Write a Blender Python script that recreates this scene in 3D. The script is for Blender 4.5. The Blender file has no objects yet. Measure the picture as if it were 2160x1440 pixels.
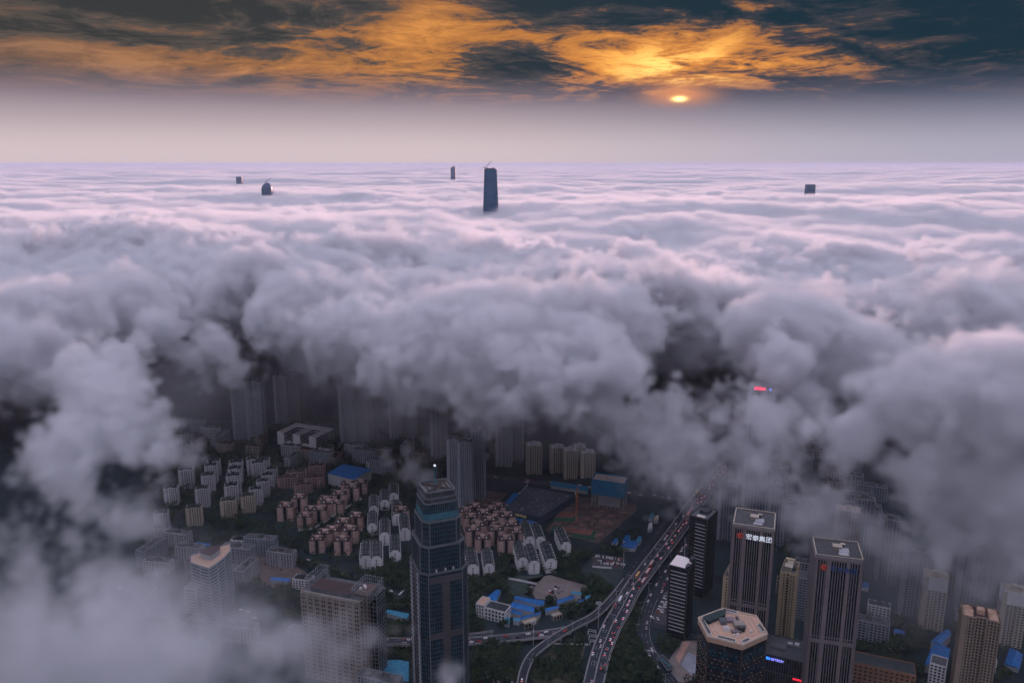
import bpy, math, random
import numpy as np
from mathutils import Vector, Matrix

# ------------------------------------------------------------------ camera, sky, sun, exposure
R = math.radians
sc = bpy.context.scene
COL = sc.collection
F, CX, CY, H = 1680.0, 1080.0, 720.0, 480.0          # focal length in photo pixels, centre, camera height (m)
PITCH = math.atan(375.0 / F)
cam = bpy.data.objects.new('camera', bpy.data.cameras.new('camera'))
COL.objects.link(cam)
sc.camera = cam
cam.location = (0, 0, H)
cam.rotation_euler = (R(90) - PITCH, 0, 0)
cam.data.sensor_width = 36
cam.data.lens = 36 * F / 2160
cam.data.clip_start, cam.data.clip_end = 1, 200000

SUN_AZ, SUN_EL = R(11.4), R(4.3)                      # to the right of the view axis, above the horizon
EXPOSURE = 0.0
SKY_UP, SUN_E, HAZE, CLOUD_STEP = (.79, .76, .99), 5.4, 2.6e-5, 2.0
sc.view_settings.view_transform = 'Standard'
sc.view_settings.look = 'None'
sc.view_settings.exposure = EXPOSURE
sc.view_settings.gamma = 1
sc.render.engine = 'CYCLES'
cy = sc.cycles
cy.use_denoising = True
cy.denoiser = 'OPENIMAGEDENOISE'
cy.max_bounces, cy.diffuse_bounces, cy.glossy_bounces, cy.volume_bounces = 8, 2, 1, 7
cy.transparent_max_bounces = 4
cy.volume_max_steps = 1024
cy.use_light_tree = False
cy.use_adaptive_sampling = True
cy.adaptive_threshold = 0.06
cy.adaptive_min_samples = 16
cy.caustics_reflective = cy.caustics_refractive = False
cy.volume_step_rate = 1.0

class E:
    """tiny expression builder for shader maths"""
    def __init__(s, nt, sock): s.nt, s.k = nt, sock
    def _op(s, op, *a, clamp=False):
        n = s.nt.nodes.new('ShaderNodeMath'); n.operation = op; n.use_clamp = clamp
        for i, x in enumerate((s,) + a):
            if isinstance(x, E): s.nt.links.new(x.k, n.inputs[i])
            else: n.inputs[i].default_value = x
        return E(s.nt, n.outputs[0])
    def __add__(s, o): return s._op('ADD', o)
    __radd__ = __add__
    def __sub__(s, o): return s._op('SUBTRACT', o)
    def __rsub__(s, o): return (s * -1.0) + o
    def __mul__(s, o): return s._op('MULTIPLY', o)
    __rmul__ = __mul__
    def __truediv__(s, o): return s._op('DIVIDE', o)
    def exp(s): return s._op('EXPONENT')
    def clamp(s): return s._op('ADD', 0.0, clamp=True)
    def step(s, a, b):
        n = s.nt.nodes.new('ShaderNodeMapRange'); n.interpolation_type = 'SMOOTHSTEP'
        s.nt.links.new(s.k, n.inputs['Value']); n.inputs['From Min'].default_value = a; n.inputs['From Max'].default_value = b
        return E(s.nt, n.outputs[0])
def mixc(nt, f, a, b):
    n = nt.nodes.new('ShaderNodeMix'); n.data_type = 'RGBA'; n.clamp_factor = True
    nt.links.new(f.k, n.inputs[0])
    for i, x in ((6, a), (7, b)):
        if isinstance(x, tuple): n.inputs[i].default_value = (*x, 1)
        else: nt.links.new(x, n.inputs[i])
    return n.outputs[2]
w = bpy.data.worlds.new('World'); sc.world = w; w.use_nodes = True
nt = w.node_tree; bg = nt.nodes['Background']
tc = nt.nodes.new('ShaderNodeTexCoord'); sp = nt.nodes.new('ShaderNodeSeparateXYZ'); nt.links.new(tc.outputs['Generated'], sp.inputs[0])
X, Y, Z = (E(nt, o) for o in sp.outputs)
DEG = 57.2958
el = Z._op('ARCSINE') * DEG                                       # elevation and azimuth in degrees
az = X._op('ARCTAN2', Y) * DEG
den = Z._op('MAXIMUM', 0.0) + .085                                # the cloud layer lies flat overhead
cv = nt.nodes.new('ShaderNodeCombineXYZ'); nt.links.new((X / den).k, cv.inputs[0]); nt.links.new((Y / den).k, cv.inputs[1])
def noise(scale, detail, rough, dist=0.0, off=0.0):
    n = nt.nodes.new('ShaderNodeTexNoise'); n.inputs['Scale'].default_value = scale; n.inputs['Detail'].default_value = detail
    n.inputs['Roughness'].default_value = rough; n.inputs['Distortion'].default_value = dist
    a = nt.nodes.new('ShaderNodeVectorMath'); a.operation = 'ADD'; nt.links.new(cv.outputs[0], a.inputs[0]); a.inputs[1].default_value = (off, off * .7, 0)
    nt.links.new(a.outputs[0], n.inputs['Vector']); return E(nt, n.outputs['Fac'])
def lobe(a0, e0, sa, se):
    da, de = (az - a0) / sa, (el - e0) / se
    return (da * da + de * de)._op('MULTIPLY', -1.0).exp()
n1, n2, n3 = noise(1.0, 10, .66, 1.2, 14.3), noise(3.4, 9, .7, .8, 9.7), noise(.45, 4, .5, .3, 21.0)
dens = n1 * .53 + n2 * .36 + n3 * .11
bias = lobe(9, 6.6, 6.5, 1.3) * -.12 + lobe(-12, 6.1, 12, 1.1) * -.065 + lobe(-6, 9.3, 5, 1.5) * -.08 + lobe(-28, 6.2, 7, 1.0) * -.06 \
     + lobe(30, 8.5, 9, 4) * .11 + lobe(1.0, 6.4, 3.6, 1.1) * .15 + lobe(7, 10.3, 10, 1.5) * .08 + lobe(-22, 10.0, 12, 1.7) * .12 + .02
tone = dens + bias - .045
sunw = lobe(11.4, 6.0, 11, 3.4); core = lobe(11.0, 6.0, 3.4, 1.3); warm = lobe(0, 7.8, 28, 6)
bright = mixc(nt, warm, (.13, .11, .11), (.78, .31, .075)); bright = mixc(nt, sunw, bright, (1.1, .47, .09)); bright = mixc(nt, core * .9, bright, (1.9, 1.1, .30))
mid = mixc(nt, warm, (.085, .08, .085), (.44, .175, .055)); mid = mixc(nt, sunw, mid, (.72, .26, .06))
brown = mixc(nt, az.step(-28, 20), (.105, .085, .075), (.060, .058, .070)); brown = mixc(nt, core * .6, brown, (.5, .2, .07))
dcol = mixc(nt, az.step(-25, 22), (.042, .044, .046), (.012, .032, .050))
col = mixc(nt, tone.step(.32, .44), bright, mid)
col = mixc(nt, tone.step(.42, .495), col, brown)
col = mixc(nt, tone.step(.475, .565), col, dcol)
col = mixc(nt, el.step(6.5, 10.5) * (1.0 - lobe(-5, 9.3, 8, 3)) * .25, col, dcol)
# open sky above the frame: even dusk light through broken cloud
nish = nt.nodes.new('ShaderNodeTexSky'); nish.sky_type = 'NISHITA'; nish.sun_disc = False
nish.sun_elevation, nish.sun_rotation = SUN_EL, SUN_AZ
up = nt.nodes.new('ShaderNodeVectorMath'); up.operation = 'MULTIPLY_ADD'; nt.links.new(nish.outputs[0], up.inputs[0]); up.inputs[1].default_value = (.05, .05, .05)
up.inputs[2].default_value = SKY_UP
upc = mixc(nt, n1.step(.35, .65) * .5, up.outputs[0], (SKY_UP[0] * .6, SKY_UP[1] * .62, SKY_UP[2] * .65))
col = mixc(nt, el.step(11.0, 34.0), col, upc)
# haze band towards the horizon
hz = mixc(nt, az.step(-8, 34), (.66, .54, .56), (.42, .40, .50))
hz2 = mixc(nt, az.step(-10, 30), (.25, .195, .24), (.08, .092, .145))
hzc = mixc(nt, el.step(.6, 5.2), hz, hz2)
col = mixc(nt, 1.0 - el.step(3.4, 6.4), col, hzc)
sundisc = lobe(11.4, 4.25, .40, .15); halo = lobe(11.4, 4.5, 2.0, .6)
col = mixc(nt, halo * .75, col, (.95, .36, .14))
col = mixc(nt, sundisc, col, (3.6, 2.3, .8))
nt.links.new(col, bg.inputs[0]); bg.inputs[1].default_value = 1.0
w.cycles.sampling_method = 'MANUAL'; w.cycles.sample_map_resolution = 1024
sun = bpy.data.objects.new('sun', bpy.data.lights.new('sun', 'SUN')); COL.objects.link(sun)
sun.data.energy, sun.data.angle, sun.data.color = SUN_E, R(9), (1.0, .58, .53)
sun.rotation_euler = (R(90) - SUN_EL, 0, math.pi - SUN_AZ)


# ------------------------------------------------------------------ helpers
def ray(px, py):
    x, yv = (px - CX) / F, -(py - CY) / F
    return np.array([x, math.cos(PITCH) + yv * math.sin(PITCH), -math.sin(PITCH) + yv * math.cos(PITCH)])
def at_d(px, py, d):
    """point seen at a photo pixel, d metres ahead"""
    r = ray(px, py)
    return np.array([0, 0, H]) + r * (d / r[1])
def at_z(px, py, z=0.0):
    """point seen at a photo pixel, at height z"""
    r = ray(px, py)
    return np.array([0, 0, H]) + r * ((z - H) / r[2])
def G(px, py, z=0.0):
    p = at_z(px, py, z)
    return (float(p[0]), float(p[1]))

rnd = random.Random(7)
MATS = {}
def mat(name, rgb, rough=.7, metal=0.0, var=.18, scale=.12, fine=.0, spec=.3):
    """procedural surface: base colour broken up by two noises (dirt and grain)"""
    if name in MATS: return MATS[name]
    m = bpy.data.materials.new(name); m.use_nodes = True
    nt = m.node_tree; b = nt.nodes['Principled BSDF']
    tc = nt.nodes.new('ShaderNodeTexCoord')
    n = nt.nodes.new('ShaderNodeTexNoise'); n.inputs['Scale'].default_value = scale; n.inputs['Detail'].default_value = 6; n.inputs['Roughness'].default_value = .65
    nt.links.new(tc.outputs['Object'], n.inputs['Vector'])
    mr = nt.nodes.new('ShaderNodeMapRange'); mr.inputs['From Min'].default_value = .3; mr.inputs['From Max'].default_value = .7
    mr.inputs['To Min'].default_value = 1 - var; mr.inputs['To Max'].default_value = 1 + var
    nt.links.new(n.outputs['Fac'], mr.inputs['Value'])
    oi = nt.nodes.new('ShaderNodeObjectInfo')
    r2 = nt.nodes.new('ShaderNodeMapRange'); r2.inputs['To Min'].default_value = .88; r2.inputs['To Max'].default_value = 1.12
    nt.links.new(oi.outputs['Random'], r2.inputs['Value'])
    mu = nt.nodes.new('ShaderNodeMath'); mu.operation = 'MULTIPLY'
    nt.links.new(mr.outputs[0], mu.inputs[0]); nt.links.new(r2.outputs[0], mu.inputs[1])
    mx = nt.nodes.new('ShaderNodeVectorMath'); mx.operation = 'SCALE'
    mx.inputs[0].default_value = rgb; nt.links.new(mu.outputs[0], mx.inputs['Scale'])
    nt.links.new(mx.outputs[0], b.inputs['Base Color'])
    b.inputs['Roughness'].default_value = rough; b.inputs['Metallic'].default_value = metal
    b.inputs['Specular IOR Level'].default_value = spec
    MATS[name] = m
    return m
def glow(name, rgb, strength):
    m = bpy.data.materials.new(name); m.use_nodes = True
    b = m.node_tree.nodes['Principled BSDF']
    b.inputs['Base Color'].default_value = (*rgb, 1); b.inputs['Emission Color'].default_value = (*rgb, 1); b.inputs['Emission Strength'].default_value = strength
    m.cycles.emission_sampling = 'NONE'
    return m

class MB:
    """collects boxes, prisms and ribbons; build() links them as one mesh"""
    def __init__(s): s.v, s.f, s.m, s.at = [], [], [], []
    def poly(s, pts, mi=0):
        k = len(s.v); s.v += [tuple(p) for p in pts]; s.f.append(tuple(range(k, k + len(pts)))); s.m.append(mi)
    def prism(s, poly, z0, z1, mi=0, top=None, top_poly=None):
        s.at.append((len(s.v), len(s.f))); k, n = len(s.v), len(poly); tp = top_poly or poly
        s.v += [(x, y, z0) for x, y in poly] + [(x, y, z1) for x, y in tp]
        for i in range(n):
            j = (i + 1) % n; s.f.append((k + i, k + j, k + n + j, k + n + i)); s.m.append(mi)
        s.f.append(tuple(range(k + n, k + 2 * n))); s.m.append(mi if top is None else top)
        s.f.append(tuple(range(k + n - 1, k - 1, -1))); s.m.append(mi)
    def box(s, x0, x1, y0, y1, z0, z1, mi=0): s.prism([(x0, y0), (x1, y0), (x1, y1), (x0, y1)], z0, z1, mi)
    def obox(s, c, u, a, b, w, z0, z1, mi=0):
        """box along direction u from a to b past c, w wide to the right-hand side (outward)"""
        n = (u[1], -u[0])
        p = lambda t, q: (c[0] + u[0] * t + n[0] * q, c[1] + u[1] * t + n[1] * q)
        s.prism([p(a, 0), p(a, w), p(b, w), p(b, 0)], z0, z1, mi)
    def bar(s, p, q, r, mi=0, sides=4, r2=None):
        p, q = Vector(p), Vector(q); d = (q - p).normalized()
        a = d.cross(Vector((0, 0, 1)));  a = Vector((1, 0, 0)) if a.length < 1e-3 else a.normalized(); b = d.cross(a)
        k = len(s.v); r2 = r if r2 is None else r2
        for c, rr in ((p, r), (q, r2)):
            for i in range(sides):
                t = 2 * math.pi * (i + .5) / sides; s.v.append(tuple(c + a * math.cos(t) * rr + b * math.sin(t) * rr))
        for i in range(sides):
            j = (i + 1) % sides; s.f.append((k + i, k + j, k + sides + j, k + sides + i)); s.m.append(mi)
        s.f.append(tuple(range(k + sides, k + 2 * sides))); s.m.append(mi); s.f.append(tuple(range(k + sides - 1, k - 1, -1))); s.m.append(mi)
    def mesh(s, name, mats):
        me = bpy.data.meshes.new(name); me.from_pydata(s.v, [], s.f)
        for m in (mats if isinstance(mats, (list, tuple)) else [mats]): me.materials.append(m)
        if any(s.m): me.polygons.foreach_set('material_index', s.m)
        me.update(); return me

def pieces(name, mb, m, parent):
    """one object for every prism that was put into mb"""
    ends = mb.at[1:] + [(len(mb.v), len(mb.f))]
    for (v0, f0), (v1, f1) in zip(mb.at, ends):
        q = MB(); q.v = mb.v[v0:v1]; q.f = [tuple(i - v0 for i in f) for f in mb.f[f0:f1]]; q.m = mb.m[f0:f1]; link(name, q.mesh(name, m), parent)
ORD = ('leftmost second third fourth fifth sixth seventh eighth ninth tenth eleventh twelfth thirteenth fourteenth fifteenth sixteenth seventeenth eighteenth nineteenth twentieth twenty-first twenty-second').split()
def nth(k): return 'leftmost of them' if k == 0 else ORD[k] + ' from the left'
def link(name, me, parent=None, kind=None):
    o = bpy.data.objects.new(name, me); COL.objects.link(o)
    if parent is not None: o.parent = parent
    if kind: o['kind'] = kind
    return o
def tag(o, label, cat, group=None):
    o['label'] = label; o['category'] = cat
    if group: o['group'] = group
    return o
def thing(name, label, cat, loc, rz=0.0, group=None):
    o = bpy.data.objects.new(name, None); COL.objects.link(o)
    o.location = (loc[0], loc[1], loc[2] if len(loc) > 2 else 0); o.rotation_euler = (0, 0, rz)
    return tag(o, label, cat, group)
def place(parts, name, label, cat, loc, rz=0.0, group=None, sub=None):
    """a thing whose parts share mesh data with every other copy; sub lists (parent part index, name, mesh)"""
    t = thing(name, label, cat, loc, rz, group); made = []
    for p in parts:
        o = link(p[0], p[1], t if len(p) < 4 or p[3] is None else made[p[3]], p[2] if len(p) > 2 else None); made.append(o)
    return t
FOOT = []                                             # occupied ground: (x, y, radius)
def claim(poly, loc=(0, 0), pad=3):
    xs = [p[0] for p in poly]; ys = [p[1] for p in poly]
    L, W = max(xs) - min(xs), max(ys) - min(ys)
    n = max(1, int(max(L, W) / max(8, min(L, W))))
    for k in range(n):
        t = (k + .5) / n
        if L >= W: FOOT.append((min(xs) + L * t, sum(ys) / len(ys), max(L / n, W) / 2 + pad))
        else: FOOT.append((sum(xs) / len(xs), min(ys) + W * t, max(L, W / n) / 2 + pad))
def rect(fl, fr, depth, z):
    """plan rectangle from the pixels of its two front roof corners"""
    a, b = np.array(G(*fl, z)), np.array(G(*fr, z)); u = (b - a) / np.linalg.norm(b - a); n = np.array([-u[1], u[0]])
    return [tuple(a), tuple(b), tuple(b + n * depth), tuple(a + n * depth)]
def local(poly):
    c = (sum(p[0] for p in poly) / len(poly), sum(p[1] for p in poly) / len(poly))
    return c, [(p[0] - c[0], p[1] - c[1]) for p in poly]
def inset(poly, d):
    n = len(poly); out = []
    for i in range(n):
        a, b, c = Vector(poly[i - 1]), Vector(poly[i]), Vector(poly[(i + 1) % n])
        u, w = (b - a).normalized(), (c - b).normalized(); n1, n2 = Vector((-u.y, u.x)), Vector((-w.y, w.x))
        bis = n1 + n2; bis = n1 if bis.length < 1e-4 else bis.normalized()
        k = d / max(.3, bis.dot(n1)); out.append((b.x + bis.x * k, b.y + bis.y * k))
    return out
def edges(poly):
    for i in range(len(poly)):
        a, b = poly[i], poly[(i + 1) % len(poly)]; L = math.hypot(b[0] - a[0], b[1] - a[1])
        if L > .05: yield a, ((b[0] - a[0]) / L, (b[1] - a[1]) / L), L
def piers(mb, poly, z0, z1, bay, w, proud, mi=0, corner=None):
    for a, u, L in edges(poly):
        n = max(1, round(L / bay)); cw = corner or w
        for k in range(n + 1):
            ww = cw if k in (0, n) else w; t = L * k / n
            lo, hi = max(0, t - ww / 2), min(L, t + ww / 2)
            if k == 0: hi = min(L, ww / 2 + .2)
            if k == n: lo = max(0, L - ww / 2 - .2)
            mb.obox(a, u, lo, hi, proud, z0, z1, mi)
def bands(mb, poly, z0, z1, fl, h, proud, mi=0, first=0):
    n = max(1, round((z1 - z0) / fl))
    for k in range(first, n + 1):
        z = z0 + (z1 - z0) * k / n
        for a, u, L in edges(poly): mb.obox(a, u, -proud * .6, L + proud * .6, proud, max(z0, z - h / 2), min(z1, z + h / 2) if k < n else z1 + .02, mi)
def parapet(mb, poly, z, h, t, mi=0):
    for a, u, L in edges(poly): mb.obox(a, u, -.02, L + .02, -t, z - .02, z + h, mi)
def windows(mb, a, u, L, z0, fl, nf, cols, w, h, proud=.06, mi=0):
    for f in range(nf):
        for t in cols: mb.obox(a, u, L * t - w / 2, L * t + w / 2, proud, z0 + f * fl, z0 + f * fl + h, mi)

# ------------------------------------------------------------------ materials
M_ground = mat('ground', (.013, .027, .031), .95, var=.6, scale=.03)
M_soil = mat('bare_soil', (.115, .08, .07), .95, var=.55, scale=.08)
M_pave = mat('paving', (.20, .17, .16), .85, var=.2, scale=.08)
M_asphalt = mat('asphalt', (.024, .034, .044), .85, var=.25, scale=.06)
M_concrete = mat('concrete', (.30, .30, .30), .85, var=.2, scale=.1)
M_paint = mat('road_paint', (.34, .34, .34), .7, var=.1)
M_water = mat('lake_water', (.02, .035, .04), .12, var=.1, scale=.01, spec=.5)
M_glass = mat('window_glass', (.018, .026, .032), .18, var=.35, scale=.35, spec=.5)
M_teal = mat('teal_curtain_glass', (.006, .032, .052), .10, var=.7, scale=.2, spec=.9)
M_tealpale = mat('pale_teal_glass', (.05, .17, .22), .2, var=.3, scale=.2, spec=.6)
M_black = mat('black_glass', (.012, .015, .02), .15, var=.3, scale=.3, spec=.5)
M_steel = mat('steel_trim', (.17, .19, .21), .45, .3, var=.12)
M_darksteel = mat('dark_steel', (.06, .06, .06), .6, .3)
M_pink = mat('pink_tiles', (.44, .31, .27), .8, var=.3, scale=.22)
M_pinkroof = mat('dull_red_roof', (.065, .042, .04), .85, var=.35, scale=.2)
M_cream = mat('cream_render', (.42, .37, .29), .8, var=.14, scale=.12)
M_yellow = mat('pale_yellow_render', (.50, .41, .27), .8, var=.12, scale=.12)
M_beige = mat('beige_stone', (.29, .255, .225), .8, var=.14, scale=.1)
M_white = mat('white_render', (.62, .62, .63), .75, var=.12, scale=.1)
M_grey = mat('grey_render', (.34, .35, .37), .8, var=.18, scale=.1)
M_bluegrey = mat('blue_grey_render', (.24, .27, .31), .8, var=.18, scale=.1)
M_stone = mat('mauve_granite', (.20, .165, .17), .7, var=.14, scale=.1)
M_darkroof = mat('dark_slate_roof', (.035, .045, .048), .8, var=.45, scale=.3)
M_greyroof = mat('grey_roof_felt', (.10, .105, .11), .9, var=.3, scale=.15)
M_tanroof = mat('tan_roof_tiles', (.50, .33, .24), .8, var=.12, scale=.2)
M_blueroof = mat('blue_steel_roof', (.016, .14, .40), .55, var=.45, scale=.3)
M_cyanroof = mat('faded_blue_steel_roof', (.04, .24, .38), .55, var=.4, scale=.3)
M_bluenet = mat('blue_safety_netting', (.012, .17, .32), .85, var=.2, scale=.15)
M_greennet = mat('green_safety_netting', (.02, .09, .05), .9, var=.25, scale=.15)
M_brown = mat('brown_granite', (.06, .042, .035), .6, var=.3, scale=.1)
M_brick = mat('brown_brick', (.23, .13, .085), .85, var=.2, scale=.2)
M_orange = mat('orange_crane_paint', (.42, .13, .06), .6)
M_bark = mat('bark', (.09, .07, .05), .9)
def leaf_mat(name, a, b):
    m = bpy.data.materials.new(name); m.use_nodes = True; nt = m.node_tree; bs = nt.nodes['Principled BSDF']
    tc = nt.nodes.new('ShaderNodeTexCoord'); n = nt.nodes.new('ShaderNodeTexNoise'); n.inputs['Scale'].default_value = .09; n.inputs['Detail'].default_value = 4
    nt.links.new(tc.outputs['Object'], n.inputs['Vector'])
    cr = nt.nodes.new('ShaderNodeValToRGB'); cr.color_ramp.elements[0].position = .35; cr.color_ramp.elements[1].position = .68
    cr.color_ramp.elements[0].color = (*a, 1); cr.color_ramp.elements[1].color = (*b, 1)
    nt.links.new(n.outputs['Fac'], cr.inputs[0]); nt.links.new(cr.outputs[0], bs.inputs['Base Color']); bs.inputs['Roughness'].default_value = .8
    bs.inputs['Specular IOR Level'].default_value = .15
    return m
M_leaf = leaf_mat('foliage', (.008, .026, .02), (.062, .09, .042))

# ------------------------------------------------------------------ ground, lake, open plots
NOTREE = []
def sheet(name, pix, z, m, kind='structure'):
    if name not in ('lawn', 'lake', 'causeway'): NOTREE.append([G(*p) for p in pix])
    mb = MB(); mb.poly([(*G(*p), z) for p in pix]); return link(name, mb.mesh(name, m), kind=kind)
mb = MB(); mb.poly([(-70000, -3000, 0), (70000, -3000, 0), (70000, 90000, 0), (-70000, 90000, 0)])
link('ground', mb.mesh('ground', M_ground), kind='structure')
sheet('lake', [(180, 892), (330, 893), (420, 890), (490, 884), (505, 866), (495, 830), (480, 770), (250, 770), (150, 840)], .02, M_water)
sheet('causeway', [(300, 862), (400, 852), (480, 838), (470, 828), (390, 838), (300, 848)], .06, M_ground)
sheet('building_plot', [(1150, 1118), (1262, 1146), (1345, 1075), (1340, 1062), (1215, 1046)], .02, M_soil)
sheet('cleared_plot', [(480, 1155), (610, 1185), (660, 1215), (600, 1245), (470, 1210)], .02, M_soil)
sheet('vacant_plot', [(990, 1060), (1030, 1090), (1070, 1040), (1030, 1035)], .02, M_soil)
sheet('car_park', [(1110, 1222), (1160, 1212), (1245, 1236), (1215, 1268), (1130, 1262)], .02, M_pave)
sheet('yard', [(1060, 1230), (1090, 1213), (1150, 1212), (1110, 1256), (1075, 1262)], .02, mat('green_court', (.035, .06, .05), .9, var=.3))
sheet('plaza', [(1408, 1395), (1440, 1350), (1475, 1350), (1480, 1425), (1440, 1440), (1410, 1425)], .02, M_pave)
sheet('plaza_floor', [(1437, 1402), (1452, 1374), (1470, 1385), (1476, 1415), (1462, 1424)], .05, mat('pale_paving', (.27, .29, .34), .8))
sheet('plaza_floor', [(1425, 1385), (1442, 1352), (1456, 1352), (1432, 1398)], .05, mat('pink_paving', (.40, .24, .19), .8))
sheet('parking_lot', [(1375, 1300), (1412, 1235), (1418, 1240), (1416, 1325), (1385, 1318)], .02, mat('lot_asphalt', (.07, .065, .07), .9, var=.3))
sheet('lawn', [(1000, 1372), (1095, 1352), (1090, 1425), (1000, 1430)], .02, mat('dull_grass', (.055, .06, .04), .95, var=.4, scale=.05))
sheet('lawn', [(1122, 1405), (1160, 1370), (1235, 1362), (1215, 1440), (1125, 1440)], .02, mat('dry_grass', (.085, .08, .06), .95, var=.4, scale=.05))
sheet('car_park', [(1248, 1166), (1316, 1176), (1312, 1200), (1250, 1195)], .03, mat('lot_asphalt', (.05, .055, .06), .9, var=.3))
sheet('sports_court', [(1250, 1168), (1325, 1180), (1300, 1240), (1215, 1215)], .02, mat('court_green', (.035, .06, .055), .9, var=.3))

# ------------------------------------------------------------------ roads
def spline(pts, step=8.0):
    P = [Vector(p) for p in pts]; P = [P[0] * 2 - P[1]] + P + [P[-1] * 2 - P[-2]]; out = []
    for i in range(1, len(P) - 2):
        a, b, c, d = P[i - 1:i + 3]; n = max(2, int((c - b).length / step))
        for k in range(n):
            t = k / n; out.append(.5 * ((2 * b) + (c - a) * t + (2 * a - 5 * b + 4 * c - d) * t * t + (3 * b - a - 3 * c + d) * t ** 3))
    return out + [P[-2]]
def frame(P):
    out = []
    for i, p in enumerate(P):
        d = (P[min(i + 1, len(P) - 1)] - P[max(i - 1, 0)]); d.z = 0; d.normalize(); out.append((p, d, Vector((d.y, -d.x, 0))))
    return out
def strip(mb, fr, a, b, zo, th, mi=0):
    """ribbon from offset a to b (right positive), th thick; a and b may be functions of the index"""
    A = a if callable(a) else (lambda i: a); B = b if callable(b) else (lambda i: b)
    k = len(mb.v); n = len(fr)
    for i, (p, d, r) in enumerate(fr):
        for o, z in ((A(i), zo), (B(i), zo), (B(i), zo - th), (A(i), zo - th)): mb.v.append(tuple(p + r * o + Vector((0, 0, z))))
    for i in range(n - 1):
        q = k + 4 * i
        for e in range(4 if th else 1):
            f = (e + 1) % 4; mb.f.append((q + e, q + f, q + 4 + f, q + 4 + e)); mb.m.append(mi)
    if th: mb.f.append((k, k + 3, k + 2, k + 1)); mb.f.append((k + 4 * n - 4, k + 4 * n - 3, k + 4 * n - 2, k + 4 * n - 1)); mb.m += [mi, mi]
def dashes(mb, fr, off, on=5, gap=10, w=.16, solid=False):
    acc = 0.0
    for i in range(len(fr) - 1):
        (p, d, r), (q, d2, r2) = fr[i], fr[i + 1]; L = (q - p).length
        if solid or acc % (on + gap) < on:
            mb.poly([p + r * (off - w) + Vector((0, 0, .02)), p + r * (off + w) + Vector((0, 0, .02)), q + r2 * (off + w) + Vector((0, 0, .02)), q + r2 * (off - w) + Vector((0, 0, .02))])
        acc += L
def road(name, pix, z, w, raised=True, lanes=(), solid=(), wall=True, step=6.0, zz=None, wr=None):
    pts = [(*G(px, py, (zz[i] if zz else z)), (zz[i] if zz else z)) for i, (px, py) in enumerate(pix)]
    P = spline(pts, step); fr = frame(P); hw = w / 2
    B = (lambda i: hw + (wr - hw) * min(1, i / len(fr) * 1.6)) if wr else hw
    mb = MB(); strip(mb, fr, -hw, B, 0, 1.6 if raised else .02)
    o = link(name, mb.mesh(name, [M_asphalt, M_concrete]), kind='structure')
    if wall:
        for sgn in (-1, 1):
            mb = MB()
            if sgn < 0: strip(mb, fr, -hw - .45, -hw + .05, 1.05, 2.6 if raised else 1.0)
            else: strip(mb, fr, (lambda i: (B(i) if callable(B) else B) - .05), (lambda i: (B(i) if callable(B) else B) + .45), 1.05, 2.6 if raised else 1.0)
            link('barrier', mb.mesh('barrier', M_concrete), o)
    mb = MB()
    for l in lanes: dashes(mb, fr, l)
    for l in solid: dashes(mb, fr, l, solid=True, w=.2)
    if mb.v: link('lane_marking', mb.mesh('lane_marking', M_paint), o, 'stuff')
    if raised:
        acc = 0
        for i in range(1, len(fr) - 1):
            acc += (fr[i][0] - fr[i - 1][0]).length
            if acc > 34 and fr[i][0].z > 3:
                acc = 0; p, d, r = fr[i]; mb = MB()
                mb.bar((p.x, p.y, 0), (p.x, p.y, p.z - 2.8), 1.2, sides=8)
                mb.obox((p.x - r.x * hw * .7, p.y - r.y * hw * .7), (r.x, r.y), 0, hw * 1.4, 2, p.z - 2.9, p.z - 1.58)
                link('support_column', mb.mesh('support_column', M_concrete), o)
    for p, d, r in fr[::2]: FOOT.append((p.x, p.y, hw + 2))
    return fr
HW = road('elevated_road', [(1246, 1475), (1252, 1440), (1267, 1378), (1289, 1322), (1312, 1280), (1333, 1240), (1371, 1188), (1424, 1118), (1463, 1062), (1497, 1016), (1530, 980)], 9, 18, lanes=(-6, -3.2, 3.2, 6), solid=(-.35, .35, -8.5, 8.5), wr=13)
mb = MB(); strip(mb, HW[14:], -.3, .3, .8, .8); link('median_barrier', mb.mesh('median_barrier', M_concrete), None, 'structure')
RAMP = road('slip_road', [(1099, 1470), (1100, 1440), (1108, 1407), (1126, 1377), (1165, 1347), (1210, 1320), (1255, 1296), (1292, 1260), (1322, 1222)], 8, 8, lanes=(0,), solid=(-3.6, 3.6))
XR = road('cross_road', [(700, 1353), (817, 1352), (920, 1354), (992, 1351), (1078, 1344), (1150, 1336), (1200, 1328)], 6.5, 11, lanes=(-2, 2), solid=(-5, 5))
SR = road('curved_road', [(1448, 1152), (1420, 1190), (1388, 1238), (1364, 1290), (1358, 1335), (1370, 1372), (1398, 1412), (1432, 1455)], .1, 13, raised=False, lanes=(-2.2, 2.2), solid=(-6, 6), wall=False)
FR = road('frontage_road', [(1462, 1128), (1425, 1180), (1398, 1220), (1380, 1262)], .14, 15, raised=False, lanes=(-3, 3), wall=False)
LR = road('frontage_road', [(1290, 1262), (1322, 1215), (1362, 1158), (1405, 1098), (1440, 1050)], .1, 9, raised=False, lanes=(0,), wall=False)
FARR = road('boulevard', [(1005, 1000), (1080, 1010), (1160, 1020), (1260, 1030), (1340, 1040), (1430, 1052)], .1, 20, raised=False, lanes=(-5, 5), solid=(0,), wall=False)
PR = road('service_road', [(1358, 1315), (1400, 1322), (1440, 1332), (1490, 1345)], .18, 9, raised=False, lanes=(0,), wall=False)
LRD = road('estate_road', [(590, 1170), (700, 1195), (770, 1225), (850, 1260)], .1, 8, raised=False, wall=False)
RRD = road('city_street', [(1688, 1180), (1700, 1130), (1740, 1080), (1690, 1000), (1640, 940)], .1, 14, raised=False, lanes=(0,), wall=False)
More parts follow.
